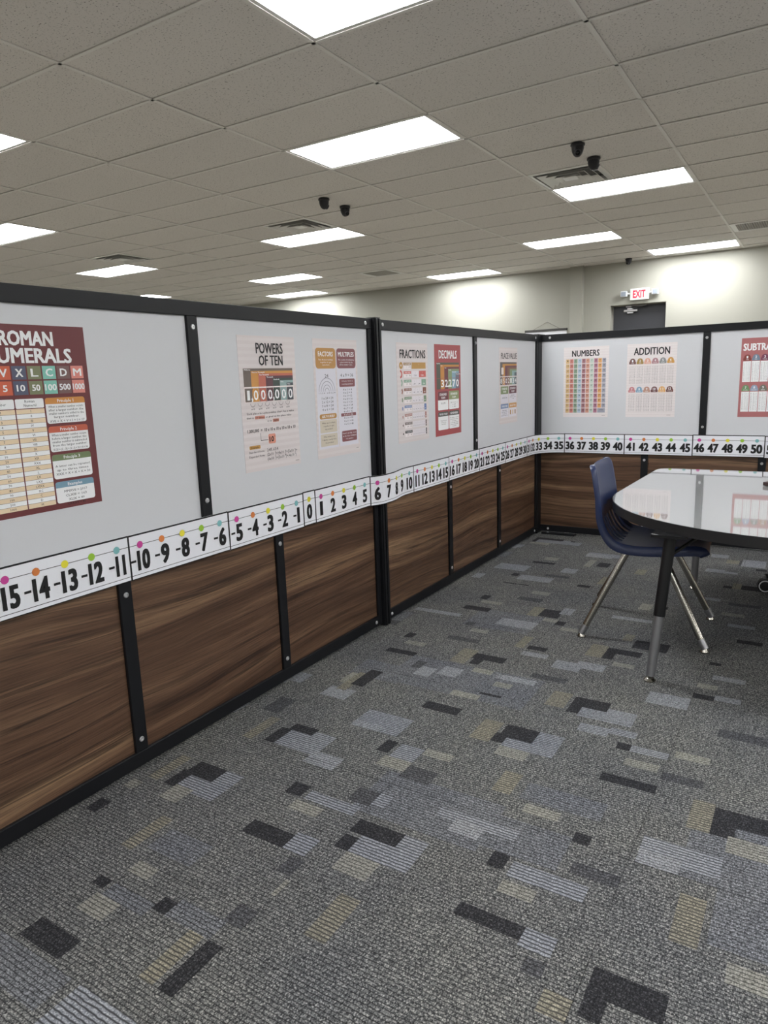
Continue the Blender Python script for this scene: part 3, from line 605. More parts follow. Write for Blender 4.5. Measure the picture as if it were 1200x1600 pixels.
# Powers of ten
p = Poster('powers_of_ten_poster', 'L', 2.124, 'pale pink poster titled POWERS OF TEN', PINK)
p.text('POWERS', .535, .052, .128, BK, .47, bold=.022); p.text('OF TEN', .55, .143, .215, BK, .42, bold=.022)
cs = [(112, 100, 92), (206, 140, 62), (190, 96, 76), (88, 46, 54), (66, 78, 72), (146, 168, 168), (76, 80, 86)]
steps(p, .065, .935, .238, .372, cs, .0185); n = 7; du = .87/7
for k, t in enumerate(['Millions', 'Hundred Thousands', 'Ten Thousands', 'Thousands', 'Hundreds', 'Tens', 'Ones']): p.text(t, .065+k*du+.012, .2425+.0185*k, .2525+.0185*k, WH, .0128*len(t), l=6, res=1, bold=.03, align=1)
p.rect(.065, .372, .935, .382, (240, 226, 222), 5)
for k in range(7):
    u = .065+k*du; p.rect(u-.004, .380, u+du+.004, .486, (236, 222, 218), 1); p.rect(u+.006, .382, u+du-.006, .482, cs[k], 2)
    t = '1' if k == 0 else '0'; p.text(t, u+du/2, .398, .468, WH, .04 if k == 0 else .072, bold=.02)
    if k in (0, 3): p.text(',', u+du-.002, .398, .468, WH, .022, bold=.03)
for k in range(6):
    u = .065+(k+1)*du; p.arc(u, .494, .038, 180, 360, (128, 118, 118), .005); p.text('x10', u, .528, .542, BK, .06, res=1)
p.text('Each place in a place-value chart has a value', .5, .560, .575, BK, .84, res=1)
p.rect(.21, .588, .38, .612, (204, 130, 112), 1, .008); p.rect(.52, .620, .63, .644, (204, 130, 112), 1, .008)
p.text('that is', .13, .592, .606, BK, .12, res=1); p.text('10 times', .295, .592, .606, BK, .14, res=1); p.text('as great as the place value', .63, .592, .606, BK, .47, res=1)
p.text('to its', .46, .624, .638, BK, .08, res=1); p.text('right', .575, .624, .638, BK, .08, res=1)
p.text('1,000,000  =  10 x 10 x 10 x 10 x 10 x 10', .5, .684, .708, BK, .86, bold=.008)
p.rect(.286, .718, .292, .774, (90, 84, 84)); p.rect(.286, .772, .40, .776, (90, 84, 84)); p.text('>', .405, .767, .781, (90, 84, 84), .02, res=1)
p.rect(.42, .732, .55, .806, (222, 142, 120), 1, .02); p.text('10', .476, .752, .79, BK, .075, bold=.03); p.text('6', .532, .744, .758, BK, .014)
p.rect(.085, .806, .27, .832, (200, 146, 66), 1, .01); p.text('Example', .178, .812, .826, BK, .13, res=1)
p.text('Standard form:', .07, .846, .861, BK, .27, res=1, align=1); p.text('245,654', .38, .840, .863, BK, .2, res=1, align=1)
p.text('Expanded form:', .07, .880, .895, BK, .27, res=1, align=1); p.text('(2x10  )+(4x10  )+(5x10  )+', .38, .874, .897, BK, .56, res=1, align=1); p.text('(6x10  )+(5x10  )+(4x10  )', .38, .908, .931, BK, .54, res=1, align=1)
for k, (u, v) in enumerate(((.528, .874), (.717, .874), (.898, .874), (.528, .908), (.717, .908), (.898, .908))): p.text('543210'[k], u, v-.003, v+.009, BK, .014, res=1)
p.rect(.90, .968, .97, .972, (120, 110, 110)); p.done()

# Factors and multiples
p = Poster('factors_multiples_poster', 'L', 2.618, 'pale pink poster with amber FACTORS and maroon MULTIPLES boxes', PINK)
AM, MR, LAV = (186, 132, 62), (124, 66, 70), (216, 214, 222)
p.rect(.04, .10, .475, .92, LAV); p.rect(.505, .10, .955, .92, LAV)
p.rect(.045, .075, .485, .245, AM, 2, .05); p.rect(.51, .075, .955, .245, MR, 2, .05)
p.text('FACTORS', .265, .105, .143, WH, .32, bold=.02); p.text('MULTIPLES', .732, .105, .143, WH, .37, bold=.02)
for k, t in enumerate(('Two factors multiply', 'together to get', 'a product.')): p.text(t, .265, .165+.021*k, .177+.021*k, WH, .016*len(t), res=1)
for k, t in enumerate(('The results of multiplying', 'a given number by any', 'whole number 1,2,3,...')): p.text(t, .732, .165+.021*k, .177+.021*k, WH, .0145*len(t), res=1)
p.text('24', .265, .292, .320, BK, .075); p.text('4 x 9 = 36', .732, .290, .318, BK, .30)
for r in (.045, .085, .13, .175): p.arc(.265, .437, r, 0, 180, (120, 118, 128), .006)
p.text('1 2 3 4   6 8 12 24', .265, .443, .455, BK, .36, res=1)
p.rect(.55, .335, .92, .405, MR, 2, .02); p.text('A factor times a', .735, .348, .360, WH, .26, res=1); p.text('counting number', .735, .374, .386, WH, .27, res=1)
for k, t in enumerate(('1 x 24 = 24', '2 x 12 = 24', '3 x 8 = 24', '4 x 6 = 24')): p.text(t, .265, .482+.032*k, .502+.032*k, BK, .25, res=1)
p.rect(.075, .625, .455, .668, AM, 2, .03); p.text('ASK YOURSELF', .265, .636, .657, WH, .28, res=1, bold=.02)
BG = (208, 196, 176)
p.rect(.075, .675, .455, .785, BG, 2, .01); p.rect(.075, .795, .455, .900, BG, 2, .01)
for k, t in enumerate(('What can I multiply', 'together to get', 'my product?')): p.text(t, .265, .695+.026*k, .708+.026*k, BK, .0155*len(t), res=1)
for k, t in enumerate(('What numbers can', 'I divide evenly into', 'the product?')): p.text(t, .265, .812+.026*k, .825+.026*k, BK, .0155*len(t), res=1)
for k in range(12):
    v = .420+.0275*k
    if k == 8: p.rect(.56, v-.005, .92, v+.022, MR, 2, .01)
    p.text('4 x %d = %d' % (k+1, 4*(k+1)), .735, v, v+.017, WH if k == 8 else BK, .21+.01*(k > 2), res=1)
p.rect(.56, .790, .92, .885, MR, 2, .02)
for k, t in enumerate(('Next I can skip count', 'to find the multiples', 'of a number.')): p.text(t, .74, .805+.025*k, .818+.025*k, WH, .0155*len(t), res=1)
p.rect(.90, .955, .96, .959, (120, 110, 110)); p.done()

# Fractions
p = Poster('fractions_poster', 'L', 3.368, 'narrow-looking pale pink poster titled FRACTIONS with nine bar rows', PINK)
p.text('FRACTIONS', .51, .068, .150, BK, .82, bold=.018)
fc = [(186, 138, 66), (206, 88, 80), (126, 164, 138), (128, 68, 48), (112, 138, 102), (98, 122, 176), (176, 120, 112), (112, 96, 92), (48, 44, 46)]
den = (1, 2, 3, 4, 5, 6, 8, 10, 12); nm = ('ONE', 'ONE HALF', 'ONE THIRD', 'ONE FOURTH', 'ONE FIFTH', 'ONE SIXTH', 'ONE EIGHTH', 'ONE TENTH', 'TWELFTH')
for k in range(9):
    v = .196+.0855*k; c = fc[k]; n = den[k]
    if k == 0: p.arc(.13, v+.028, .036, 0, 360, c, .035)
    else: p.arc(.10, v+.028, .05, -180/n, 180/n, c, .03, n=8)
    p.rect(.21, v, .44, v+.026, c if k else (166, 128, 88), 1, .006); p.text(nm[k], .325, v+.006, v+.020, WH, .19, res=1)
    p.rect(.21, v+.027, .44, v+.062, (232, 224, 224), 1); p.text('1/%d' % n if n > 1 else '1', .30, v+.036, v+.05, BK, res=1); p.text('%d%%' % round(100/n), .40, v+.036, v+.05, BK, res=1)
    p.rect(.465, v-.002, .925, v+.062, (226, 220, 224), 1); w_ = .46/n
    p.rect(.925-w_, v-.002, .925, v+.062, c, 2)
    for q in range(n): 
        if q: p.rect(.465+q*w_-.002, v-.002, .465+q*w_+.002, v+.062, (190, 180, 184), 3)
        p.text('1', .465+(q+.5)*w_, v+.010, v+.024, WH if q == n-1 else (130, 124, 130), res=1); 
        if n > 1: p.text(str(n), .465+(q+.5)*w_, v+.036, v+.05, WH if q == n-1 else (130, 124, 130), .5*w_, res=1)
p.done()

# Decimals
p = Poster('decimals_poster', 'L', 3.8175, 'brick red poster titled DECIMALS', BRICKR)
p.text('DECIMALS', .5, .063, .150, WH, .68, bold=.022)
cs = [(84, 88, 78), (192, 124, 48), (98, 44, 48), (126, 146, 102), (124, 160, 180), (112, 112, 124)]
steps(p, .065, .935, .195, .365, cs, .0235)
for k, t in enumerate(('Hundreds', 'Tens', 'Ones', 'Tenths', 'Hundredths', 'Thousandths')): p.text(t, .07+k*.145, .200+.0235*k, .211+.0235*k, WH, .016*len(t), l=6, res=1, bold=.03, align=1)
for k, (t, c) in enumerate(zip(' 32270', cs)):
    u = .065+k*.145; p.rect(u, .368, u+.145, .485, c, 2)
    if t != ' ': p.text(t, u+.07, .385, .462, WH, .10, bold=.03, l=4)
p.text('.', .50, .385, .462, WH, .03, bold=.04, l=5)
for u0, u1, c, a, b, ls in ((.10, .49, (100, 44, 50), 'STANDARD', 'FORM', ('32,270',)), (.515, .915, (134, 148, 98), 'EXPANDED', 'FORM', ('30 + 2 + .2', '+ .07', '+ .000'))):
    p.rect(u0, .51, u1, .715, WH, 1, .025); p.toprect(u0, .51, u1, .605, c, 2, .025); um = (u0+u1)/2
    p.text(a, um, .530, .556, WH, .27, res=1, bold=.02); p.text(b, um, .568, .592, WH, .14, res=1, bold=.02)
    for q, t in enumerate(ls): p.text(t, um, .632+.024*q, .648+.024*q, BK, .03*len(t) if len(ls) < 2 else .024*len(t), res=1)
for u0, u1, a, ls in ((.10, .49, 'WORD FORM', ('Thirty-two and', 'twenty-seven', 'hundredths')), (.515, .915, 'REMEMBER', ('The digits to the left', 'are the whole number,', 'the digits', 'to the right of the', 'point are less than', 'one whole.'))):
    p.rect(u0, .735, u1, .935, WH, 1, .025); p.toprect(u0, .735, u1, .785, (78, 82, 76), 2, .025); um = (u0+u1)/2
    p.text(a, um, .749, .773, WH, .30, res=1, bold=.02)
    for q, t in enumerate(ls): v = .805+.0195*q+(.022 if len(ls) < 4 else 0); p.text(t, um, v, v+.012, BK, .0155*len(t), res=1)
p.done()

# Place value
p = Poster('place_value_poster', 'L', 4.826, 'pale pink poster titled PLACE VALUE in the last bay before the corner', PINK)
p.text('PLACE VALUE', .52, .070, .145, BK, .85, bold=.01)
cs = [(98, 94, 92), (200, 136, 62), (98, 48, 62), (120, 82, 62), (122, 144, 104), (140, 172, 174), (92, 104, 110)]
steps(p, .045, .95, .190, .372, cs, .0225)
p.rect(.10, .26, .22, .35, (226, 214, 210), 6, .02)
for k, t in enumerate('8502134'):
    u = .045+k*.1293; p.rect(u+.004, .385, u+.125, .485, cs[k], 1, .01); p.text(t, u+.065, .402, .466, WH, .075, bold=.02)
for u0, u1, v0, v1, c, a, b in ((.075, .485, .505, .605, (122, 138, 92), 'STANDARD', 'FORM'), (.525, .94, .505, .605, (92, 42, 54), 'EXPANDED', 'FORM'), (.075, .485, .735, .795, (112, 136, 180), 'WORD FORM', ''), (.525, .94, .735, .795, (212, 152, 78), 'BASE TEN', '')):
    p.rect(u0, v0, u1, v1+.12, (222, 218, 226), 1, .01); p.rect(u0, v0, u1, v1, c, 2, .012); um = (u0+u1)/2
    p.text(a, um, v0+.018, v0+.045, WH, .3, res=1, bold=.02)
    if b: p.text(b, um, v0+.058, v0+.085, WH, .16, res=1, bold=.02)
p.text('8,502,134', .28, .645, .665, BK, .26, res=1)
for k, t in enumerate(('8,000,000 +', '500,000 + 2,000', '+ 134')): p.text(t, .73, .622+.022*k, .636+.022*k, BK, .021*len(t), res=1)
for k, t in enumerate(('Eight million', 'five hundred two', 'thousand one', 'hundred thirty-four')): p.text(t, .28, .815+.022*k, .828+.022*k, BK, .018*len(t), res=1)
for u, c in ((.60, (186, 138, 84)), (.73, (222, 196, 156)), (.86, (170, 130, 96))): p.rect(u-.03, .825, u+.03, .885, c, 3, .01)
p.done()

# Numbers chart
p = Poster('numbers_chart_poster', 'R', -1.797, 'pale poster titled NUMBERS with a grid of coloured number squares', ROSE)
p.text('NUMBERS', .49, .048, .132, BK, .60, bold=.02)
nc = [(214, 176, 120), (200, 118, 106), (132, 154, 128), (172, 190, 208), (156, 102, 108), (206, 144, 122), (188, 202, 190), (168, 108, 128), (222, 160, 92), (156, 156, 168)]
for r in range(11):
    for k in range(10):
        u = .055+k*.0895; v = .168+r*.0705; c = nc[k]
        if r == 10 and k >= 8:
            if k == 8: p.rect(u, v, u+.165, v+.062, nc[9]); p.text('1000', u+.082, v+.012, v+.032, BK, .08, res=1)
            continue
        p.rect(u, v, u+.078, v+.062, c); t = str(r*10+k+1) if r < 10 else str((k+2)*100)
        p.text(t, u+.039, v+.014, v+.034, BK, .018*len(t), res=1, bold=.01)
p.rect(.87, .975, .94, .979, (120, 110, 110)); p.done()

def fact_tables(p, op, rows_v, cols6, tabs, boxed):
    names = ('ONE', 'TWO', 'THREE', 'FOUR', 'FIVE', 'SIX', 'SEVEN', 'EIGHT', 'NINE', 'TEN', 'ELEVEN', 'TWELVE')
    for k in range(12):
        r, q = divmod(k, 6); u0 = .045+q*.1535; u1 = u0+.142; um = (u0+u1)/2; vt, v0, v1 = rows_v[r]; c = tabs[k]
        p.disc(um, vt+.036, .058, .036, c, 1); p.rect(u0, vt+.042, u1, vt+.078, c, 2, .012)
        p.text(str(k+1), um, vt+.018, vt+.048, WH, .026*len(str(k+1)), l=4, bold=.02); p.text(names[k], um, vt+.058, vt+.070, WH, .016*len(names[k]), l=4, res=1)
        if boxed: p.rect(u0, v0-.015, u1, v1+.012, WH, 1)
        for n in range(13):
            v = v0+(v1-v0)*n/13; t = '%d + %d = %d' % (n, k+1, n+k+1) if op == '+' else '%d - %d = %d' % (n+k+1, k+1, n)
            p.text(t, um, v, v+.0115, (74, 66, 70), .115, res=1)
tabs = [(112, 74, 70), (158, 126, 60), (220, 162, 140), (172, 124, 130), (140, 140, 140), (206, 150, 72), (196, 124, 128), (128, 164, 190), (186, 138, 118), (104, 62, 62), (222, 164, 84), (100, 54, 46)]
p = Poster('addition_poster', 'R', -1.297, 'pale rose poster titled ADDITION with two rows of fact tables', ROSE)
p.text('ADDITION', .50, .055, .150, BK, .72, bold=.02)
fact_tables(p, '+', ((.196, .305, .545), (.582, .685, .925)), None, tabs, False); p.rect(.84, .972, .92, .976, (120, 110, 110)); p.done()
tabs2 = [(120, 44, 36), (108, 128, 150), (112, 48, 72), (150, 120, 60), (124, 84, 70), (90, 100, 110), (104, 142, 92), (140, 156, 180), (112, 112, 100), (160, 110, 60), (90, 70, 90), (70, 90, 90)]
p = Poster('subtraction_poster', 'R', -.505, 'dusty red poster titled SUBTRACTION cut by the right edge of the photo', DUSTY)
p.text('SUBTRACTION', .49, .07, .155, WH, .90, bold=.03)
fact_tables(p, '-', ((.205, .305, .54), (.590, .69, .92)), None, tabs2, True); p.done()

# ---------------------------------------------------------------- number line strips
ZS0, ZS1 = .694, .853
def line_path():
    pts = []; b = XL+.007; y = .6
    while y < YB-.22:
        if 3.00 < y <= 3.11: t = (y-3.0)/.11; e = .036*(t*t*(3-2*t))
        elif 3.11 < y <= 3.18: e = .036
        elif 3.18 < y < 3.40: t = (y-3.18)/.22; e = .036*(1-t*t*(3-2*t))
        else: e = 0.0
        pts.append((b+e, y)); y += .01
    R = .20
    for k in range(17): a = math.pi-math.pi/2*k/16; pts.append((b+R+R*math.cos(a), YB-.007-R+R*math.sin(a)))
    x = b+R+.02
    while x < 1.2: pts.append((x, YB-.007)); x += .02
    return pts
LP = line_path(); LS = [0.0]
for a, b in zip(LP, LP[1:]): LS.append(LS[-1]+math.dist(a, b))
def s_of(pt): return min(range(len(LP)), key=lambda k: math.dist(LP[k], pt))
def path(s):
    import bisect
    i = max(0, min(bisect.bisect_right(LS, s)-1, len(LP)-2)); t = (s-LS[i])/(LS[i+1]-LS[i])
    a, b = LP[i], LP[i+1]; d = Vector((b[0]-a[0], b[1]-a[1])).normalized()
    return a[0]+(b[0]-a[0])*t, a[1]+(b[1]-a[1])*t, d.y, -d.x        # point and normal (towards the room)
def bent(m, vs, fs, off):
    out = []
    for s, z in vs:
        x, y, nx, ny = path(s); out.append((x+nx*off, y+ny*off, z))
    m.add(out, fs)
def band(m, s0, s1, z0, z1, off, n=None, thick=0.0):
    n = n or max(2, int((s1-s0)/.02)); vs = []
    for k in range(n+1): s = s0+(s1-s0)*k/n; vs += [(s, z0), (s, z1)]
    bent(m, vs, [(2*k, 2*k+2, 2*k+3, 2*k+1) for k in range(n)], off)
DOTC = [mat('dot_pink', rgb(200, 70, 150), rough=.5), mat('dot_orange', rgb(216, 128, 66), rough=.5), mat('dot_yellow', rgb(226, 216, 60), rough=.5), mat('dot_green', rgb(150, 194, 58), rough=.5), mat('dot_teal', rgb(126, 184, 186), rough=.5)]
CARDL = {-15: 'leftmost number line card, minus fifteen to minus eleven', -10: 'number line card with minus ten to minus six', -5: 'number line card with minus five to minus one, left of the zero card',
 0: 'short square number line card printed with a single zero', 1: 'number line card with one to five, right of the zero card', 6: 'number line card with six to ten bulging over the middle post',
 11: 'number line card with eleven to fifteen', 16: 'number line card with sixteen to twenty below the decimals poster', 21: 'number line card with twenty-one to twenty-five',
 26: 'number line card with twenty-six to thirty', 31: 'number line card with thirty-one to thirty-five, bending around the partition corner', 36: 'number line card with thirty-six to forty below the numbers poster',
 41: 'number line card with forty-one to forty-five', 46: 'number line card with forty-six to fifty above the white table', 51: 'number line card starting at fifty-one, cut by the right edge'}
SEPS = [((XL, 1.016), -15), ((XL, 1.499), -10), ((XL, 1.981), -5), ((XL, 2.464), 0), ((XL, 2.546), 1), ((XL, 3.02), 6), ((XL, 3.487), 11), ((XL, 3.95), 16), ((XL, 4.42), 21), ((XL, 4.885), 26), ((XL, 5.345), 31),
        ((-1.781, YB), 36), ((-1.302, YB), 41), ((-.808, YB), 46), ((-.324, YB), 51), ((.16, YB), None)]
for (pa, n0), (pb, _) in zip(SEPS, SEPS[1:]):
    s0, s1 = LS[s_of(pa)], LS[s_of(pb)]; ns = [0] if n0 == 0 else list(range(n0, n0+5)); sm = (s0+s1)/2
    x, y, _, _ = path(sm); dz = ZS0+random.uniform(-.002, .002)
    lab = CARDL[n0]
    T = thing('number_line_card', (x*S, y*S, dz*S), lab, 'number line', 'number line cards along the partitions')
    hz = ZS1-ZS0
    def emit(m, name, mt):
        m.v = [(a-x*S, b-y*S, c-dz*S) for a, b, c in m.v]; return m.build(name, mt, T)
    m = M(S); band(m, s0, s1, dz, dz+hz, 0)
    k = len(m.v)//2; n = k-1                         # give the card thickness
    band(m, s0, s1, dz, dz+hz, -.0012)
    o2 = 2*k; m.f[n:] = [f_[::-1] for f_ in m.f[n:]]
    for q in range(n): m.f += [[2*q, o2+2*q, o2+2*q+2, 2*q+2], [2*q+1, 2*q+3, o2+2*q+3, o2+2*q+1]]; m.mi += [0, 0]
    m.f += [[0, 1, o2+1, o2], [2*n, o2+2*n, o2+2*n+1, 2*n+1]]; m.mi += [0, 0]
    emit(m, 'card', PAPERW)
    m = M(S); o_ = .0008
    band(m, s0, s1, dz+hz*.962, dz+hz, o_); band(m, s0, s1, dz, dz+hz*.018, o_); band(m, s0, s1, dz+hz*.088, dz+hz*.100, o_); band(m, s0, s1, dz+hz*.745, dz+hz*.757, o_)
    band(m, s0, s0+.0058, dz, dz+hz, .0009, 1); band(m, s1-.0012, s1, dz, dz+hz, .0009, 1); emit(m, 'ruled_lines', INK)
    for q, nv in enumerate(ns):
        sc_ = sm if n0 == 0 else s0+(s1-s0)*(q+.5)/5
        m = M(S); r = .0125; N = 20
        bent(m, [(sc_+r*math.cos(2*math.pi*k/N), dz+hz*.751+r*math.sin(2*math.pi*k/N)) for k in range(N)], [tuple(range(N))], .0016)
        emit(m, 'dot', DOTC[2 if n0 == 0 else q])
        m = M(S); t = str(abs(nv)); w_ = {1: .036, 2: .070}[len(t)]
        if t == '1': w_ = .018
        elif t == '11': w_ = .044
        elif t[0] == '1' and len(t) == 2: w_ = .062
        elif t[-1] == '1' and len(t) == 2: w_ = .062
        hn = .069 if nv < 0 else .066 if nv < 16 else .063
        if nv < 0: w_ = {1: .034, 2: .050}[len(t)] if t not in ('1', '11') else {1: .014, 2: .034}[len(t)]
        vs, fs = text_mesh(t, w_, hn, .018, 3)
        dx = .011 if nv < 0 else 0
        for k, (bx, by) in enumerate(((-.0024, -.001), (.0024, -.001), (.0024, .0014), (-.0024, .0014), (0, 0))): bent(m, [(sc_+dx+a+bx, dz+hz*.185+b+by) for a, b in vs], fs, .0013+.0001*k)
        if nv < 0: xm = sc_+dx-w_/2-.019; bent(m, [(xm-.011, dz+hz*.38), (xm+.011, dz+hz*.38), (xm+.011, dz+hz*.43), (xm-.011, dz+hz*.43)], [(0, 1, 2, 3)], .0016)
        emit(m, 'numeral', INK)

# ---------------------------------------------------------------- table
TZ = .702
TB = thing('activity_table', (-.03*S, 3.86*S, 0), 'glossy white dry-erase table with a black edge and rounded front', 'table')
def table_outline(g=0.0):
    o = []; R = .872-g; cx, cy = 0, -.03
    for k in range(33): a = math.pi+math.pi*k/32; o.append((R*math.cos(a), cy+R*.99*math.sin(a)))
    yb = 1.015-g; xr = .855-g; rc = .085
    for k in range(7): a = math.pi/2*k/6; o.append((xr-rc+rc*math.cos(a), yb-rc+rc*math.sin(a)))
    for k in range(7): a = math.pi/2+math.pi/2*k/6; o.append((-xr+rc+rc*math.cos(a), yb-rc+rc*math.sin(a)))
    return o
m = M(S); m.prism(table_outline(.004), TZ-.012, TZ); m.build('table_top', DRYER, TB)
m = M(S); oa, ob = table_outline(), table_outline(.006); n = len(oa)
vs = [(x, y, TZ-.001) for x, y in oa]+[(x, y, TZ-.046) for x, y in oa]+[(x, y, TZ-.001) for x, y in ob]+[(x, y, TZ-.046) for x, y in ob]
fs = []
for k in range(n):
    j = (k+1) % n; fs += [(k, n+k, n+j, j), (k, j, 2*n+j, 2*n+k), (n+k, 3*n+k, 3*n+j, n+j), (2*n+k, 2*n+j, 3*n+j, 3*n+k)]
m.add(vs, fs); m.build('edge_band', EDGEB, TB, smooth=40)
m = M(S); m.prism(table_outline(.007), TZ-.044, TZ-.0125); m.build('core_board', mat('table_core', rgb(70, 66, 62), rough=.8), TB)
for fx, fy, tx, ty in ((-.524, -.814, -.475, -.735), (.504, -.814, .455, -.735), (-.561, .687, -.54, .66), (.561, .687, .54, .66)):
    m = M(S); P = lambda t: (tx+(fx-tx)*t, ty+(fy-ty)*t, (TZ-.045)*(1-t))
    m.tube([P(0), P(.555)], .0245, 18); lg = m.build('leg', BLACKM, TB, smooth=40)
    m = M(S); m.tube([P(.54), P(.965)], .0205, 18); m.build('leg_insert', STEEL, lg, smooth=40)
    m = M(S); m.lathe([(.024, 0), (.026, .004), (.017, .014), (.008, .018), (.008, .03)], 16, Matrix.Translation((fx, fy, 0))); m.build('glide', CHROME, lg, smooth=40)
    m = M(S); m.lathe([(.005, 0), (.007, .004), (.005, .008)], 8, Matrix.Translation((P(.5)[0]+.024, P(.5)[1], P(.5)[2])) @ Matrix.Rotation(math.pi/2, 4, 'Y')); m.build('set_screw', BLACKM, lg)
    m = M(S); m.tube([P(.16), (tx*.72, ty*.80, TZ-.05)], .008, 8); m.build('brace', BLACKM, lg)
    m = M(S); m.box(tx-.07, ty-.07, TZ-.056, tx+.07, ty+.07, TZ-.044); m.build('mounting_plate', BLACKM, TB)

# ---------------------------------------------------------------- navy school chair
CH = thing('school_chair', (-.692*S, 3.715*S, 0), 'navy blue plastic school chair with chrome legs tucked under the white table', 'chair', rz=.07)
prof = [(-.278, .884), (-.270, .850), (-.255, .768), (-.243, .695), (-.229, .618), (-.198, .548), (-.155, .501), (-.095, .483), (-.02, .480), (.08, .486), (.175, .496), (.232, .500), (.262, .492), (.274, .470)]
def cr(P, t):
    n = len(P)-1; x = t*n; i = min(int(x), n-1); f_ = x-i
    g = lambda k: Vector(P[max(0, min(k, n))])
    p0, p1, p2, p3 = g(i-1), g(i), g(i+1), g(i+2)
    return .5*((2*p1)+(p2-p0)*f_+(2*p0-5*p1+4*p2-p3)*f_*f_+(3*p1-p0-3*p2+p3)*f_**3)
NT, NW = 54, 36
def shell_pt(i, j):
    t = i/NT; p = cr(prof, t); q = cr(prof, min(1, t+.004)); r = cr(prof, max(0, t-.004)); d = (q-r).normalized(); nrm = Vector((-d.y, d.x))   # towards the sitter
    if nrm.x < 0 and t < .4: nrm = -nrm
    if nrm.y < 0 and t >= .4: nrm = -nrm
    hw = .222+.012*math.sin(min(t*1.25, 1)*math.pi)
    top = t/.14
    if top < 1: hw *= (.70+.30*math.sqrt(max(0, 1-(1-top)**2)))
    fr = (1-t)/.06
    if fr < 1: hw *= (.88+.12*math.sqrt(max(0, 1-(1-fr)**2)))
    a = -1+2*j/NW; lip = 0.0; e = abs(a)
    if e > .90: lip = ((e-.90)/.10)
    y = hw*(min(e, .90)/.90)*(1 if a > 0 else -1)
    curve = .022*(e/.9)**2 if e < .9 else .022
    y += (.012*math.sin(min(lip, 1)*math.pi/2))*(1 if a > 0 else -1)
    cv = min(1, max(.55, 1.2-t)); lw = .024+.026*min(1, max(0, (t-.2)/.3)); off = curve*cv-lw*max(0, lip-.12)
    if t < .10: off -= .012*(1-t/.10)**2
    return (p.x+nrm.x*off, y, p.y+nrm.y*off)
m = M(S); vs = [shell_pt(i, j) for i in range(NT+1) for j in range(NW+1)]; fs = []
slot_cols = [(6, 9), (11, 14), (16, 17), (19, 20), (22, 25), (27, 30)]
slot_cols = [(7, 8), (11, 12), (15, 16), (20, 21), (24, 25), (28, 29)]
for i in range(NT):
    for j in range(NW):
        if 17 <= i < 27 and any(a <= j < b+1 and True for a, b in slot_cols): continue
        fs.append((i*(NW+1)+j, i*(NW+1)+j+1, (i+1)*(NW+1)+j+1, (i+1)*(NW+1)+j))
m.add(vs, fs); sh = m.build('seat_shell', BLUEP, CH, smooth=50)
md = sh.modifiers.new('thickness', 'SOLIDIFY'); md.thickness = .0045; md.offset = 0
bv = sh.modifiers.new('round', 'BEVEL'); bv.width = .0012; bv.segments = 2; bv.limit_method = 'ANGLE'; bv.angle_limit = math.radians(50)
for y in (-.05, .05):
    m = M(S); m.lathe([(.008, 0), (.007, .003), (.002, .004)], 10, Matrix.Translation((-.262, y, .745)) @ Matrix.Rotation(math.pi/2-.25, 4, 'Y')); m.build('rivet', SCREWM, CH, smooth=40)
for sy in (-1, 1):
    # rear and front tubes of one side, meeting under the seat
    for name, foot, topx, bend in (('leg', (-.296-(.03 if sy > 0 else 0), sy*.262, .022), -.075, -.02), ('leg', (.285, sy*.250, .022), .05, .02)):
        tz = .452; ty = sy*.165
        a = Vector((topx+bend*1.0, ty, tz)); b = Vector(foot); d = (b-a).normalized()
        pts = [Vector((0, ty, tz)), Vector((topx*.6, ty, tz)), a-Vector((bend*.2, 0, 0)), a+d*.035, b]
        m = M(S); m.tube([tuple(q) for q in pts], .0168, 14); lg = m.build(name, CHROME, CH, smooth=50)
        m = M(S); k = b-d*.045; m.tube([tuple(k), tuple(b+d*.004)], .0182, 14); m.build('ferrule', STEEL, lg, smooth=40)
        m = M(S); m.lathe([(.020, 0), (.022, .003), (.022, .007), (.012, .020), (.010, .026)], 16, Matrix.Translation((foot[0], foot[1], 0))); m.build('glide', CHROME, lg, smooth=40)
m = M(S); m.tube([(-.07, -.17, .458), (-.07, .17, .458)], .014, 12); m.tube([(.06, -.17, .458), (.06, .17, .458)], .014, 12); m.build('cross_bar', CHROME, CH, smooth=40)
m = M(S); m.box(-.10, -.185, .466, .09, -.145, .484); m.box(-.10, .145, .466, .09, .185, .484); m.build('seat_bracket', BLACKM, CH, bevel=.002)

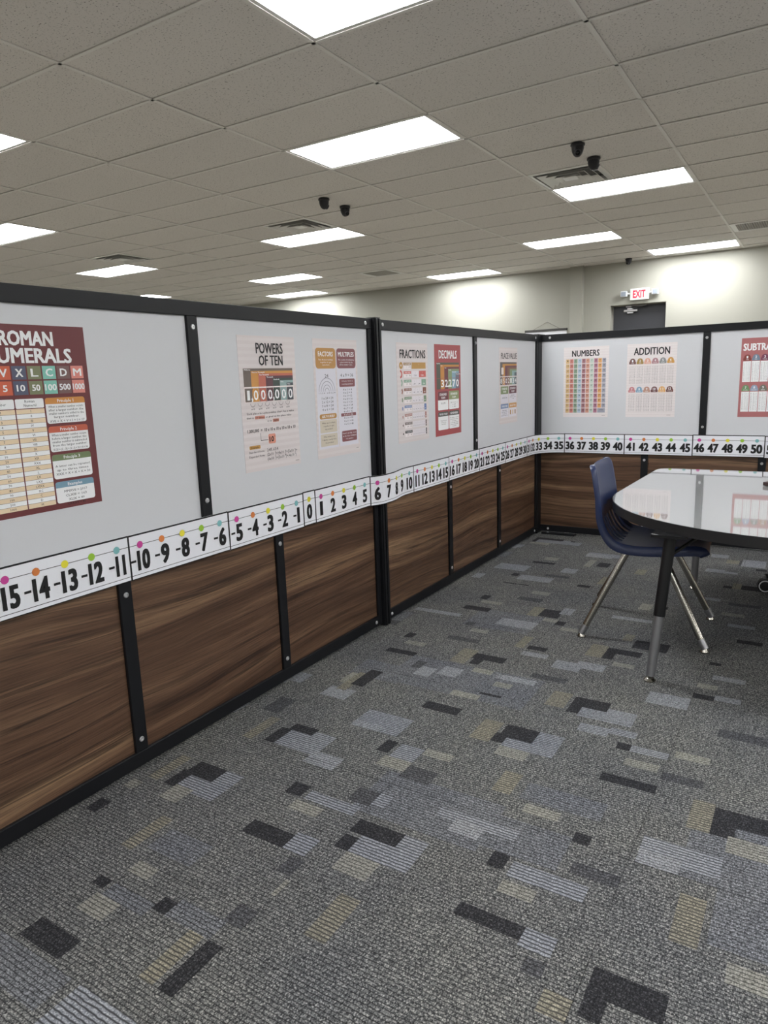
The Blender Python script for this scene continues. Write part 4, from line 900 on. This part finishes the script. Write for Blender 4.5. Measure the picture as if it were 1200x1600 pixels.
# ---------------------------------------------------------------- what the right edge of the photo cuts off
RC = thing('rolling_chair', (.14*S, 4.78*S, 0), 'black rolling chair whose caster shows at the right edge under the table', 'chair')
arm = [math.atan2(-.135, -.345)+k*2*math.pi/5 for k in range(5)]
for a in arm:
    c, s_ = math.cos(a), math.sin(a)
    m = M(S); m.tube([(.03*c, .03*s_, .125), (.2*c, .2*s_, .115), (.37*c, .37*s_, .098)], [.026, .022, .016], 10); lg = m.build('base_arm', BLACKM, RC, smooth=50)
    T = Matrix.Translation((.372*c, .372*s_, .041)) @ Matrix.Rotation(.15, 4, 'Z') @ Matrix.Rotation(math.pi/2, 4, 'X')
    m = M(S); m.lathe([(.034, -.026), (.041, -.022), (.041, .022), (.034, .026)], 22, T); cs_ = m.build('caster_wheel', RUBBER, lg, smooth=40)
    for q in (-1, 1):
        m = M(S); m.lathe([(.0355, q*.0262), (.0355, q*.0285), (.0295, q*.0285), (.0295, q*.0262)], 22, T, caps=False)
        m.build('rim', mat('caster_rim', rgb(226, 226, 230), rough=.35), lg, smooth=40)
    m = M(S); m.tube([(.372*c, .372*s_, .05), (.372*c, .372*s_, .10)], .010, 8); m.build('caster_stem', STEEL, lg)
m = M(S); m.lathe([(.035, .10), (.035, .2), (.022, .2), (.022, .40)], 16); m.build('column', BLACKM, RC, smooth=40)
m = M(S); m.prism(rrect(-.22, -.20, .24, .22, .08), .42, .47); m.build('seat', mat('black_fabric', rgb(30, 30, 33), rough=.9), RC, bevel=.012)
m = M(S); m.prism(rrect(-.02, .0, .42, .34, .09), -.02, .02); b_ = m.build('backrest', MATS['black_fabric'], RC, bevel=.01); b_.rotation_euler = (PH+.12, 0, 0); b_.location = (-.19*S+.0, .27*S, .60*S)
m = M(S); m.tube([(.01, .10, .42), (.01, .28, .45), (.01, .31, .66)], .018, 10); m.build('back_bar', BLACKM, RC, smooth=40)
NB = thing('notebook', (-.235*S, 4.285*S, TZ*S), 'corner of a dark brown notebook lying on the white table, right edge', 'notebook', rz=-.62)
m = M(S); m.box(.0, .0, .002, .30, .22, .022); m.build('cover', mat('dark_brown_cover', rgb(52, 32, 30), rough=.5), NB, bevel=.002)
m = M(S); m.box(.02, .02, .006, .302, .222, .018); m.build('pages', PAPERW, NB)
